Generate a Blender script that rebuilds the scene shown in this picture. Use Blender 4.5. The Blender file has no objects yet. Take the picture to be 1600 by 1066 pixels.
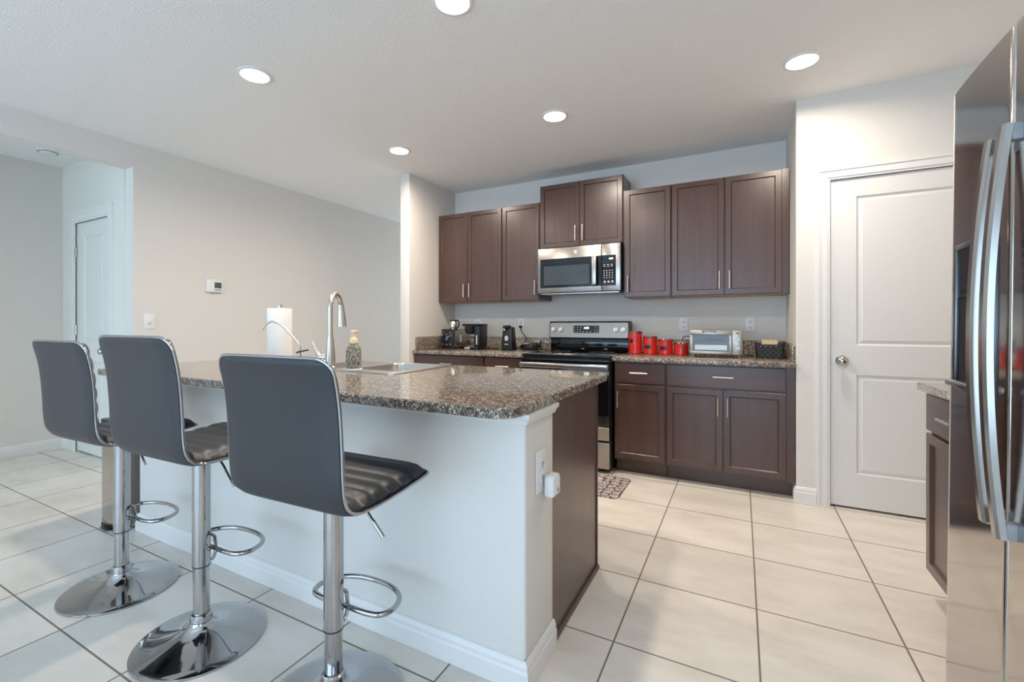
import bpy, bmesh, math, random
from mathutils import Vector, Matrix
random.seed(7)
PI = math.pi
scene = bpy.context.scene
COL = scene.collection

# ------------------------------------------------------------------ camera
cam_data = bpy.data.cameras.new('camera')
cam = bpy.data.objects.new('camera', cam_data)
COL.objects.link(cam)
cam.location = (0.0, 0.0, 1.2)
cam.rotation_euler = (PI / 2, 0.0, 0.49163)
cam_data.sensor_width = 36.0
cam_data.lens = 36.0 * 709.6 / 1600.0
cam_data.shift_x = (800 - 777.77) / 1600.0
cam_data.shift_y = -(533 - 507.35) / 1600.0
cam_data.clip_start = 0.02
scene.camera = cam

# ------------------------------------------------------------------ light and exposure
scene.view_settings.view_transform = 'Standard'
scene.view_settings.look = 'None'
scene.view_settings.gamma = 1.0
scene.view_settings.use_curve_mapping = False
scene.view_settings.exposure = 0.90

LAMP_GLOW = 12.0              # how bright a ceiling light's lens looks
LAMP_WATTS = 8.6              # what each ceiling light gives off
world = bpy.data.worlds.new('world')
scene.world = world
world.use_nodes = True
wn = world.node_tree.nodes
wn['Background'].inputs[0].default_value = (0.62, 0.80, 1.0, 1)
wn['Background'].inputs[1].default_value = 1.0


def daylight(name, loc, rot, sx, sy, power, color):
    l = bpy.data.lights.new(name, 'AREA')
    l.shape = 'RECTANGLE'
    l.size, l.size_y = sx, sy
    l.energy = power
    l.color = color
    o = bpy.data.objects.new(name, l)
    COL.objects.link(o)
    o.location = loc
    o.rotation_euler = rot
    return o


daylight('daylight_rear_window', (-1.8, -3.62, 1.25), (PI / 2 + 0.6, 0, 0), 4.6, 2.2, 70, (0.47, 0.72, 1.0))
daylight('added_side_fill', (1.6, -1.75, 1.55), (PI / 2, 0, PI / 2), 1.7, 1.3, 10, (0.75, 0.88, 1.0))  # fill light added out of view on the right, lifts the left wall
daylight('daylight_hall_window', (-5.2, -3.55, 1.3), (PI / 2, 0, 0), 1.1, 2.0, 28, (0.55, 0.83, 1.0))
daylight('daylight_dining_window', (-3.8, 7.45, 1.4), (-PI / 2, 0, 0), 1.2, 1.6, 10, (0.85, 0.92, 1.0))

# ------------------------------------------------------------------ materials


def srgb(r, g, b):
    f = lambda c: (c / 255) / 12.92 if c / 255 <= 0.04045 else ((c / 255 + 0.055) / 1.055) ** 2.4
    return (f(r), f(g), f(b), 1.0)


class NT:
    def __init__(self, name):
        self.m = bpy.data.materials.new(name)
        self.m.use_nodes = True
        self.t = self.m.node_tree
        self.p = self.t.nodes['Principled BSDF']

    def n(self, kind, **kw):
        nd = self.t.nodes.new(kind)
        for k, v in kw.items():
            if hasattr(nd, k):
                setattr(nd, k, v)
        return nd

    def l(self, a, b):
        self.t.links.new(a, b)

    def set(self, **kw):
        for k, v in kw.items():
            self.p.inputs[k.replace('_', ' ')].default_value = v
        return self

    def coords(self, scale=(1, 1, 1), loc=(0, 0, 0), which='Object'):
        tc = self.n('ShaderNodeTexCoord')
        mp = self.n('ShaderNodeMapping')
        mp.inputs['Scale'].default_value = scale
        mp.inputs['Location'].default_value = loc
        self.l(tc.outputs[which], mp.inputs['Vector'])
        return mp.outputs['Vector']

    def noise(self, vec, scale, detail=4, rough=0.55):
        nd = self.n('ShaderNodeTexNoise')
        nd.inputs['Scale'].default_value = scale
        nd.inputs['Detail'].default_value = detail
        nd.inputs['Roughness'].default_value = rough
        if vec is not None:
            self.l(vec, nd.inputs['Vector'])
        return nd.outputs['Fac']

    def ramp(self, fac, stops, interp='LINEAR'):
        r = self.n('ShaderNodeValToRGB')
        r.color_ramp.interpolation = interp
        el = r.color_ramp.elements
        while len(el) < len(stops):
            el.new(0.5)
        for e, (p, c) in zip(el, stops):
            e.position = p
            e.color = c
        self.l(fac, r.inputs['Fac'])
        return r.outputs['Color']

    def bump(self, height, strength=0.2, dist=0.01):
        b = self.n('ShaderNodeBump')
        b.inputs['Strength'].default_value = strength
        b.inputs['Distance'].default_value = dist
        self.l(height, b.inputs['Height'])
        self.l(b.outputs['Normal'], self.p.inputs['Normal'])

    def mix(self, fac, a, b, mode='MIX'):
        mx = self.n('ShaderNodeMix', data_type='RGBA', blend_type=mode)
        for s, v in ((0, fac), (6, a), (7, b)):
            if isinstance(v, (int, float)):
                mx.inputs[s].default_value = v
            elif isinstance(v, tuple):
                mx.inputs[s].default_value = v
            else:
                self.l(v, mx.inputs[s])
        return mx.outputs[2]


def plain(name, col, rough=0.5, metal=0.0, **kw):
    n = NT(name)
    n.set(Base_Color=col, Roughness=rough, Metallic=metal, **kw)
    v = n.noise(n.coords(), 60, 2)
    n.bump(v, 0.03, 0.002)
    return n.m


def paint(name, col, scale=90, strength=0.25, rough=0.6):
    n = NT(name)
    n.set(Base_Color=col, Roughness=rough)
    v = n.coords()
    n.bump(n.noise(v, scale, 3, 0.5), strength, 0.004)
    return n.m


def wood(name, scale):
    n = NT(name)
    v = n.coords(scale)
    g = n.noise(v, 3.0, 6, 0.6)
    big = n.noise(n.coords((2, 2, 1.2)), 2.0, 2)
    c = n.ramp(g, [(0.25, srgb(62, 42, 34)), (0.5, srgb(75, 51, 42)), (0.8, srgb(86, 60, 49))])
    c2 = n.mix(n.ramp(big, [(0.3, (0, 0, 0, 1)), (0.75, (0.45, 0.45, 0.45, 1))]), c, srgb(84, 54, 44))
    n.l(c2, n.p.inputs['Base Color'])
    n.set(Roughness=0.34, Coat_Weight=0.5, Coat_Roughness=0.24)
    n.bump(g, 0.04, 0.002)
    return n.m


def metal(name, col, rough, stretch=None, strength=0.05):
    n = NT(name)
    n.set(Base_Color=col, Roughness=rough, Metallic=1.0)
    if stretch:
        v = n.coords(stretch)
        f = n.noise(v, 6, 3, 0.6)
        r = n.n('ShaderNodeMapRange')
        r.inputs['To Min'].default_value = rough * 0.8
        r.inputs['To Max'].default_value = rough * 1.25
        n.l(f, r.inputs['Value'])
        n.l(r.outputs['Result'], n.p.inputs['Roughness'])
        n.bump(f, strength, 0.0008)
    return n.m


def brushed(name, col, rough, aniso):
    n = NT(name)
    n.set(Base_Color=col, Roughness=rough, Metallic=1.0, Anisotropic=aniso)
    tg = n.n('ShaderNodeTangent', direction_type='RADIAL', axis='Z')
    n.l(tg.outputs[0], n.p.inputs['Tangent'])
    return n.m


def glow(name, col, strength):
    n = NT(name)
    n.set(Base_Color=(0.8, 0.8, 0.8, 1), Emission_Color=col, Emission_Strength=strength)
    return n.m


def granite_mat():
    n = NT('granite')
    v = n.coords()
    vo = n.n('ShaderNodeTexVoronoi')
    vo.inputs['Scale'].default_value = 165
    n.l(v, vo.inputs['Vector'])
    sep = n.n('ShaderNodeSeparateColor')
    n.l(vo.outputs['Color'], sep.inputs['Color'])
    speck = n.ramp(sep.outputs[0], [(0.0, srgb(28, 28, 32)), (0.22, srgb(98, 89, 83)), (0.38, srgb(158, 141, 124)),
                                    (0.62, srgb(126, 113, 102)), (0.76, srgb(214, 202, 188)), (0.9, srgb(52, 49, 50))], 'CONSTANT')
    fine = n.noise(v, 300, 3, 0.6)
    c = n.mix(0.28, speck, n.ramp(fine, [(0.36, srgb(30, 30, 34)), (0.5, srgb(150, 135, 121)), (0.66, srgb(225, 213, 198))]))
    blot = n.noise(v, 30, 3)
    c = n.mix(n.ramp(blot, [(0.54, (0, 0, 0, 1)), (0.68, (0.6, 0.6, 0.6, 1))]), c, srgb(58, 53, 52))
    n.l(c, n.p.inputs['Base Color'])
    n.set(Roughness=0.05, Specular_IOR_Level=0.5)
    return n.m


def tile_mat():
    n = NT('floor_tile')
    v = n.coords((1, 1, 1), (0.425, -0.762, 0))
    br = n.n('ShaderNodeTexBrick', offset=0.0, squash=1.0, offset_frequency=1, squash_frequency=1)
    br.inputs['Scale'].default_value = 1.0
    br.inputs['Mortar Size'].default_value = 0.0035
    br.inputs['Mortar Smooth'].default_value = 0.1
    br.inputs['Brick Width'].default_value = 0.483
    br.inputs['Row Height'].default_value = 0.48
    br.inputs['Color1'].default_value = (0.0, 0.0, 0.0, 1)
    br.inputs['Color2'].default_value = (1, 1, 1, 1)
    br.inputs['Mortar'].default_value = (0.5, 0.5, 0.5, 1)
    n.l(v, br.inputs['Vector'])
    cl = n.noise(n.coords((1.0, 2.2, 1)), 2.6, 6, 0.6)
    tilec = n.ramp(cl, [(0.25, srgb(214, 205, 194)), (0.55, srgb(232, 225, 215)), (0.8, srgb(240, 234, 226))])
    vary = n.mix(br.outputs['Color'], (0.93, 0.93, 0.93, 1), (1, 1, 1, 1))
    tilec = n.mix(1.0, tilec, vary, 'MULTIPLY')
    c = n.mix(br.outputs['Fac'], tilec, srgb(128, 116, 104))
    n.l(c, n.p.inputs['Base Color'])
    mr = n.n('ShaderNodeMapRange')
    mr.inputs['To Min'].default_value = 0.30
    mr.inputs['To Max'].default_value = 0.8
    n.l(br.outputs['Fac'], mr.inputs['Value'])
    n.l(mr.outputs['Result'], n.p.inputs['Roughness'])
    inv = n.n('ShaderNodeMath', operation='SUBTRACT')
    inv.inputs[0].default_value = 1.0
    n.l(br.outputs['Fac'], inv.inputs[1])
    n.bump(inv.outputs[0], 0.4, 0.002)
    return n.m


def ceiling_mat():
    n = NT('knockdown_ceiling')
    n.set(Base_Color=srgb(246, 244, 241), Roughness=0.75)
    v = n.coords((1, 1.6, 1))
    a = n.noise(v, 62, 4, 0.6)
    h = n.ramp(a, [(0.42, (0, 0, 0, 1)), (0.58, (1, 1, 1, 1))])
    n.bump(h, 0.42, 0.004)
    return n.m


def leather_mat():
    n = NT('black_vinyl')
    n.set(Base_Color=srgb(40, 42, 48), Roughness=0.42, Specular_IOR_Level=0.55)
    n.bump(n.noise(n.coords(), 420, 2), 0.12, 0.001)
    return n.m


def mat_rug():
    n = NT('damask_mat')
    v = n.coords((1, 1, 1))
    wv = n.n('ShaderNodeTexVoronoi', feature='DISTANCE_TO_EDGE')
    wv.inputs['Scale'].default_value = 16
    wv.inputs['Randomness'].default_value = 0.35
    nz = n.n('ShaderNodeTexNoise')
    nz.inputs['Scale'].default_value = 14
    n.l(v, nz.inputs['Vector'])
    dv = n.n('ShaderNodeVectorMath', operation='MULTIPLY_ADD')
    dv.inputs[1].default_value = (0.07, 0.07, 0.0)
    n.l(nz.outputs['Color'], dv.inputs[0])
    n.l(v, dv.inputs[2])
    n.l(dv.outputs[0], wv.inputs['Vector'])
    ring = n.n('ShaderNodeTexWave', wave_type='RINGS', rings_direction='SPHERICAL')
    ring.inputs['Scale'].default_value = 9
    ring.inputs['Distortion'].default_value = 9
    ring.inputs['Detail'].default_value = 1
    ring.inputs['Detail Scale'].default_value = 6
    n.l(v, ring.inputs['Vector'])
    c1 = n.ramp(wv.outputs['Distance'], [(0.06, srgb(78, 72, 76)), (0.09, srgb(200, 187, 184))])
    c2 = n.ramp(ring.outputs['Fac'], [(0.10, srgb(84, 76, 80)), (0.15, (1, 1, 1, 1))])
    n.l(n.mix(1.0, c1, c2, 'MULTIPLY'), n.p.inputs['Base Color'])
    n.set(Roughness=0.8)
    return n.m


def soap_mat():
    n = NT('patterned_glass')
    v = n.coords()
    w = n.n('ShaderNodeTexVoronoi', feature='DISTANCE_TO_EDGE')
    w.inputs['Scale'].default_value = 105
    n.l(v, w.inputs['Vector'])
    c = n.ramp(w.outputs['Distance'], [(0.10, srgb(86, 74, 58)), (0.2, srgb(200, 198, 182)), (0.5, srgb(168, 130, 82))])
    n.l(c, n.p.inputs['Base Color'])
    n.set(Roughness=0.2)
    n.bump(w.outputs['Distance'], 0.5, 0.004)
    return n.m


def weave_mat():
    n = NT('black_weave')
    v = n.coords((1, 1, 1))
    ck = n.n('ShaderNodeTexChecker')
    ck.inputs['Scale'].default_value = 55
    n.l(v, ck.inputs['Vector'])
    n.l(n.mix(ck.outputs['Fac'], srgb(34, 33, 34), srgb(62, 60, 60)), n.p.inputs['Base Color'])
    n.set(Roughness=0.6)
    n.bump(ck.outputs['Fac'], 0.4, 0.004)
    return n.m


M = dict(
    wall=paint('wall_paint', srgb(226, 221, 214), 110, 0.22),
    ceiling=ceiling_mat(),
    trim=paint('white_trim_paint', srgb(232, 229, 225), 20, 0.02, 0.35),
    door=paint('white_door_paint', srgb(228, 225, 221), 20, 0.02, 0.4),
    tile=tile_mat(),
    granite=granite_mat(),
    wood_v=wood('espresso_wood_upright', (9, 9, 0.6)),
    wood_h=wood('espresso_wood_level', (0.6, 9, 9)),
    wood_y=wood('espresso_wood_side', (9, 0.6, 9)),
    wood_dark=plain('dark_wood', srgb(40, 30, 28), 0.5),  # even brown, darker than the grained wood
    wood_raw=plain('raw_cabinet_bottom', srgb(190, 160, 125), 0.6),
    nickel=metal('brushed_nickel', srgb(216, 208, 198), 0.3),
    steel=metal('brushed_steel', srgb(180, 174, 168), 0.26, (1, 60, 60)),
    steel_v=brushed('brushed_steel_upright', srgb(198, 193, 189), 0.11, 0.45),
    steel_sink=metal('satin_sink_steel', srgb(205, 202, 198), 0.28, (60, 2, 60)),
    dark_steel=metal('dark_steel_trim', srgb(120, 122, 126), 0.3),
    satin=metal('satin_steel', srgb(190, 186, 181), 0.2),
    panel_steel=metal('panel_steel', srgb(160, 152, 143), 0.22),
    band_steel=metal('band_steel', srgb(205, 196, 184), 0.42),
    champagne=metal('champagne_steel', srgb(182, 172, 158), 0.36),
    chrome=metal('chrome', srgb(180, 179, 180), 0.06),
    bronze=metal('satin_knob_metal', srgb(170, 156, 138), 0.25),
    vinyl=leather_mat(),
    black=plain('black_plastic', srgb(22, 22, 24), 0.35),
    black_gloss=plain('black_glass', srgb(12, 12, 15), 0.07),
    black_matt=plain('black_rubber', srgb(24, 24, 25), 0.7),
    window_glass=plain('grey_oven_window', srgb(62, 70, 76), 0.12),
    white=plain('white_plastic', srgb(236, 235, 234), 0.35),
    grey=plain('grey_plastic', srgb(150, 152, 155), 0.4),
    lcd=plain('lcd_green', srgb(88, 100, 88), 0.25),
    red=plain('red_enamel', srgb(205, 32, 26), 0.22, Coat_Weight=0.5),
    paper=paint('paper_towel', srgb(240, 238, 235), 160, 0.3, 0.9),
    cream=plain('cream_plastic', srgb(236, 214, 170), 0.35),
    linen=paint('tan_lining', srgb(205, 182, 150), 120, 0.4, 0.9),
    soap=soap_mat(), weave=weave_mat(), rug=mat_rug(),
    lamp=glow('lamp_glow', (1.0, 0.92, 0.82, 1), LAMP_GLOW),
    digits=glow('clock_digits_glow', (0.75, 0.88, 1.0, 1), 2.0),
    mark=plain('pale_print', srgb(190, 192, 196), 0.5),
    dark_mark=plain('dark_print', srgb(48, 48, 50), 0.5),
)
_g = NT('clear_glass')
_g.set(Base_Color=(0.95, 0.97, 0.97, 1), Roughness=0.03, Transmission_Weight=1.0, IOR=1.45)
M['glass'] = _g.m

# ------------------------------------------------------------------ mesh helpers
ORIGIN = {}


class MB:
    """collects shapes into one mesh"""

    def __init__(self):
        self.bm = bmesh.new()

    def _quads(self, rings, closed_u=True, cap=True):
        bm = self.bm
        vs = [[bm.verts.new(p) for p in r] for r in rings]
        n = len(vs[0])
        for a, b in zip(vs, vs[1:]):
            for i in range(n if closed_u else n - 1):
                j = (i + 1) % n
                bm.faces.new((a[i], a[j], b[j], b[i]))
        if cap and closed_u:
            bm.faces.new(list(reversed(vs[0])))
            bm.faces.new(vs[-1])
        return vs

    def box(self, x0, x1, y0, y1, z0, z1, bevel=0.0, seg=2):
        bm = self.bm
        v = [bm.verts.new((x, y, z)) for x in (x0, x1) for y in (y0, y1) for z in (z0, z1)]
        fs = [bm.faces.new([v[i] for i in f]) for f in
              ((0, 1, 3, 2), (4, 6, 7, 5), (0, 4, 5, 1), (2, 3, 7, 6), (0, 2, 6, 4), (1, 5, 7, 3))]
        if bevel > 0:
            es = list({e for f in fs for e in f.edges})
            bmesh.ops.bevel(bm, geom=es, offset=bevel, segments=seg, profile=0.5, affect='EDGES')
        return self

    def cyl(self, p0, p1, r0, r1=None, n=24, cap=True):
        r1 = r0 if r1 is None else r1
        p0, p1 = Vector(p0), Vector(p1)
        d = (p1 - p0).normalized()
        a = d.orthogonal().normalized()
        b = d.cross(a)
        rings = [[p + (a * math.cos(t) + b * math.sin(t)) * r for t in [2 * PI * i / n for i in range(n)]] for p, r in ((p0, r0), (p1, r1))]
        self._quads(rings, True, cap)
        return self

    def lathe(self, c, prof, n=40, cap=True):
        cx, cy, cz = c
        rings = [[(cx + r * math.cos(t), cy + r * math.sin(t), cz + z) for t in [2 * PI * i / n for i in range(n)]] for r, z in prof]
        self._quads(rings, True, cap)
        return self

    def tube(self, pts, r, n=12, closed=False, radii=None, sy=1.0):
        pts = [Vector(p) for p in pts]
        m = len(pts)
        rings = []
        prev = None
        for i, p in enumerate(pts):
            if closed:
                d = pts[(i + 1) % m] - pts[i - 1]
            else:
                d = pts[min(i + 1, m - 1)] - pts[max(i - 1, 0)]
            d.normalize()
            a = d.orthogonal().normalized() if prev is None else (prev - d * prev.dot(d)).normalized()
            prev = a
            b = d.cross(a)
            rr = radii[i] if radii else r
            rings.append([p + (a * math.cos(t) + b * math.sin(t) * sy) * rr for t in [2 * PI * k / n for k in range(n)]])
        if closed:
            rings.append(rings[0])
            self._quads(rings, True, False)
            bmesh.ops.remove_doubles(self.bm, verts=self.bm.verts, dist=1e-6)
        else:
            self._quads(rings, True, True)
        return self

    def prism(self, poly, z0, z1, plane='XY'):
        """extrude a 2-D outline; plane names the outline's two axes"""
        def P(a, b, c):
            return {'XY': (a, b, c), 'XZ': (a, c, b), 'YZ': (c, a, b)}[plane]
        self._quads([[P(a, b, z0) for a, b in poly], [P(a, b, z1) for a, b in poly]])
        return self

    def slab_with_holes(self, outer, holes, z0, z1):
        bm = self.bm
        for z in (z0, z1):
            edges = []
            for loop in [outer] + holes:
                vs = [bm.verts.new((x, y, z)) for x, y in loop]
                edges += [bm.edges.new((vs[i], vs[(i + 1) % len(vs)])) for i in range(len(vs))]
            bmesh.ops.triangle_fill(bm, use_beauty=True, use_dissolve=False, edges=edges)
        for loop in [outer] + holes:
            self._quads([[(x, y, z0) for x, y in loop], [(x, y, z1) for x, y in loop]], True, False)
        bmesh.ops.remove_doubles(bm, verts=bm.verts, dist=1e-5)
        return self

    def build(self, name, material, parent=None, smooth=True, local=False, xf=None, angle=35):
        bm = self.bm
        if xf is not None:
            bmesh.ops.transform(bm, matrix=xf, verts=bm.verts)
        o = ORIGIN.get(parent.name, Vector()) if parent is not None else Vector()
        if parent is not None and not local:
            bmesh.ops.translate(bm, verts=bm.verts, vec=-o)
        bmesh.ops.recalc_face_normals(bm, faces=bm.faces)
        me = bpy.data.meshes.new(name)
        bm.to_mesh(me)
        bm.free()
        me.materials.append(material)
        if smooth:
            for p in me.polygons:
                p.use_smooth = True
            me.set_sharp_from_angle(angle=math.radians(angle))
        ob = bpy.data.objects.new(name, me)
        COL.objects.link(ob)
        if parent is not None:
            ob.parent = parent
            ORIGIN[ob.name] = o
        return ob


def tag(o, label, cat, group=None):
    o['label'] = label
    o['category'] = cat
    if group:
        o['group'] = group
    return o


def thing(name, label, cat, loc=(0, 0, 0), rz=0.0, group=None):
    e = bpy.data.objects.new(name, None)
    e.empty_display_size = 0.05
    COL.objects.link(e)
    e.location = loc
    e.rotation_euler = (0, 0, rz)
    ORIGIN[e.name] = Vector(loc)
    return tag(e, label, cat, group)


def struct(o):
    o['kind'] = 'structure'
    return o


def dup(root, loc, rz, label):
    r = root.copy()
    COL.objects.link(r)
    r.location = loc
    r.rotation_euler = (0, 0, rz)
    r['label'] = label
    for ch in root.children:
        c = ch.copy()
        COL.objects.link(c)
        c.parent = r
        for g in ch.children:
            d = g.copy()
            COL.objects.link(d)
            d.parent = c
    return r


def rrect(x0, x1, y0, y1, r, n=6):
    out = []
    for cx, cy, a0 in ((x1 - r, y1 - r, 0), (x0 + r, y1 - r, 90), (x0 + r, y0 + r, 180), (x1 - r, y0 + r, 270)):
        for i in range(n + 1):
            a = math.radians(a0 + 90 * i / n)
            out.append((cx + r * math.cos(a), cy + r * math.sin(a)))
    return out


def smooth_path(pts, per=6, closed=False):
    P = [Vector(p) for p in pts]
    n = len(P)
    out = []
    for i in range(n if closed else n - 1):
        if closed:
            a, b, c, d = P[i - 1], P[i], P[(i + 1) % n], P[(i + 2) % n]
        else:
            a, b, c, d = P[max(i - 1, 0)], P[i], P[i + 1], P[min(i + 2, n - 1)]
        for k in range(per):
            t = k / per
            out.append(0.5 * ((2 * b) + (c - a) * t + (2 * a - 5 * b + 4 * c - d) * t * t + (3 * b - a - 3 * c + d) * t ** 3))
    if not closed:
        out.append(P[-1])
    return out


ROT_LEFT = Matrix.Rotation(-PI / 2, 4, 'Z')     # turns a front that faces -Y into one that faces -X

# ------------------------------------------------------------------ the setting
CE = 2.727
WX = -4.497        # face of the left wall
BY = 4.44          # face of the back wall
PX = 0.33          # side of the pantry corner
PY = 3.686         # face of the pantry wall
KX = -2.945        # kitchen side of the short left wall

struct(MB().box(-6.2, 1.75, -3.7, 7.6, -0.12, 0.0).build('floor', M['tile'], smooth=False))
struct(MB().box(-6.2, 1.75, -3.7, 7.6, CE, CE + 0.12).build('ceiling', M['ceiling'], smooth=False))
# left wall with the opening to the hall
struct(MB().box(WX - 0.13, WX, 1.915, 7.5, 0, CE).box(WX - 0.13, WX, 0.35, 1.915, 2.522, CE)
       .box(WX - 0.13, WX, -3.5, 0.35, 0, CE).build('wall_left', M['wall'], smooth=False))
struct(MB().box(-5.97, -5.84, -3.5, 2.03, 0, CE).build('wall_hall', M['wall'], smooth=False))
struct(MB().box(-5.84, -5.545, 1.905, 2.03, 0, CE).box(-4.885, WX - 0.13, 1.905, 2.03, 0, CE)
       .box(-5.545, -4.885, 1.905, 2.03, 2.165, CE).box(-5.84, WX - 0.13, 2.3, 2.36, 0, CE).build('wall_hall_end', M['wall'], smooth=False))
# short wall that closes the kitchen on the left
struct(MB().box(KX - 0.115, KX, 3.61, BY + 0.12, 0, CE, 0.006).build('wall_partition', M['wall']))
struct(MB().box(KX, 1.62, BY, BY + 0.12, 0, CE).build('wall_back', M['wall'], smooth=False))
struct(MB().prism([(PX, BY), (PX, PY + 0.008), (PX + 0.0025, PY + 0.0025), (PX + 0.008, PY), (0.515, PY), (0.515, PY + 0.115), (PX + 0.115, PY + 0.115), (PX + 0.115, BY)], 0, CE)
       .box(1.385, 1.5, PY, PY + 0.115, 0, CE).box(0.515, 1.385, PY, PY + 0.115, 2.158, CE).build('wall_pantry', M['wall'], smooth=False))
struct(MB().box(1.5, 1.62, -0.9, BY, 0, CE).box(1.5, 1.62, -3.5, -2.6, 0, CE).box(1.5, 1.62, -2.6, -0.9, 0, 0.9).box(1.5, 1.62, -2.6, -0.9, 2.2, CE).build('wall_right', M['wall'], smooth=False))  # opening left for the invented side window
wf = MB()
for a, b, c, d in ((-2.6, -2.55, 0.9, 2.2), (-0.95, -0.9, 0.9, 2.2), (-2.55, -0.95, 0.9, 0.95), (-2.55, -0.95, 2.15, 2.2), (-2.55, -0.95, 1.53, 1.57)):
    wf.box(1.52, 1.57, a, b, c, d)
struct(wf.build('added_window', M['trim'], smooth=False))  # invented window frame, out of view, made for the added side light
struct(MB().box(WX - 0.13, KX - 0.115, 7.3, 7.42, 0, 0.6).box(WX - 0.13, KX - 0.115, 7.3, 7.42, 2.2, CE)
       .box(WX - 0.13, -4.4, 7.3, 7.42, 0.6, 2.2).box(-3.2, KX - 0.115, 7.3, 7.42, 0.6, 2.2).build('wall_far', M['wall'], smooth=False))
struct(MB().box(KX - 0.115, KX - 0.0, BY + 0.12, 7.42, 0, CE).build('wall_dining', M['wall'], smooth=False))
# rear wall (behind the camera) with a wide glass-door opening, and the hall's glazed end
struct(MB().box(WX - 0.13, -4.1, -3.5, -3.38, 0, CE).box(0.5, 1.62, -3.5, -3.38, 0, CE).box(-4.1, 0.5, -3.5, -3.38, 2.35, CE)
       .box(-5.97, -5.75, -3.5, -3.38, 0, CE).box(-4.65, WX - 0.13, -3.5, -3.38, 0, CE).box(-5.75, -4.65, -3.5, -3.38, 2.3, CE)
       .build('wall_rear', M['wall'], smooth=False))
wf = MB()
for x in (-4.1, -2.6, -1.08, 0.44):
    wf.box(x, x + 0.06, -3.47, -3.41, 0, 2.35)
wf.box(-4.1, 0.5, -3.47, -3.41, 2.29, 2.35).box(-4.1, 0.5, -3.47, -3.41, 0, 0.06)
struct(wf.build('window_1', M['trim'], smooth=False))

# knee wall of the island, with the painted ledge trim under its top
struct(MB().box(-3.10, -0.62, 1.35, 1.60, 0, 0.905, 0.012, 3).build('wall_island', M['wall']))
prof = [(0.0, 0.872), (0.007, 0.873), (0.010, 0.882), (0.018, 0.892), (0.022, 0.897), (0.022, 0.9095), (0.0, 0.9095)]
tr = MB()
rings = []
for d, z in prof:
    rings.append([(-3.10 - d, 1.60, z), (-3.10 - d, 1.35 - d, z), (-0.6195 + d, 1.35 - d, z), (-0.6195 + d, 1.60, z)])
tr._quads(rings, False, False)
for k in (0, 3):
    tr.bm.faces.new([tr.bm.verts.new(r[k]) for r in rings])
struct(tr.build('trim_1', M['trim'], smooth=False))


def baseboard(name, pts, h=0.1, t=0.014):
    """profiled baseboard along a floor path; the room is to the right of the path"""
    pts = [Vector((x, y, 0)) for x, y in pts]
    prof = [(0.0, 0.0), (t, 0.0), (t, h * 0.62), (t * 0.75, h * 0.7), (t * 0.75, h * 0.82), (t * 0.35, h * 0.96), (0.0, h)]
    rings = []
    for d, z in prof:
        ring = []
        for i, p in enumerate(pts):
            ns = []
            for a, b in ((i - 1, i), (i, i + 1)):
                if a >= 0 and b < len(pts):
                    e = (pts[b] - pts[a]).normalized()
                    ns.append(Vector((e.y, -e.x, 0)))
            nn = sum(ns, Vector()) / len(ns)
            nn = nn / nn.length_squared
            ring.append(p + nn * (d + 0.0006) + Vector((0, 0, z + 0.0005)))
        rings.append(ring)
    m = MB()
    m._quads(rings, False, False)
    for k in (0, len(pts) - 1):
        m.bm.faces.new([m.bm.verts.new(r[k]) for r in rings])
    return struct(m.build(name, M['trim'], smooth=False))


baseboard('baseboard_island', [(-3.10, 1.60), (-3.10, 1.35), (-0.62, 1.35), (-0.62, 1.598)])
baseboard('baseboard_pantry', [(PX, 3.765), (PX, PY), (0.446, PY)])
baseboard('baseboard_left', [(WX, 1.93), (WX, 7.29)])
baseboard('baseboard_hall', [(-5.84, -3.37), (-5.84, 1.905), (-5.657, 1.905)])
baseboard('baseboard_hall_right', [(-4.826, 1.905), (WX - 0.13, 1.905)])


def make_casing(name, x0, x1, ztop, y, w, wall_t):
    m = MB()
    steps = [(0.0, 0.20, 0.020), (0.20, 0.55, 0.014), (0.55, 0.80, 0.017), (0.80, 1.0, 0.011)]
    for f0, f1, d in steps:
        a, b = w * (1 - f1), w * (1 - f0)
        m.box(x0 - b, x0 - a, y - d, y - 0.0004, 0.0005, ztop + b)
        m.box(x1 + a, x1 + b, y - d, y - 0.0004, 0.0005, ztop + b)
        m.box(x0 - a, x1 + a, y - d, y - 0.0004, ztop + a, ztop + b)
    # jamb lining
    m.box(x0 - 0.004, x0 + 0.0, y - 0.008, y + wall_t, 0.0005, ztop)
    m.box(x1 - 0.0, x1 + 0.004, y - 0.008, y + wall_t, 0.0005, ztop)
    m.box(x0 - 0.004, x1 + 0.004, y - 0.008, y + wall_t, ztop, ztop + 0.004)
    return struct(m.build(name, M['trim'], smooth=False))


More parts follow.
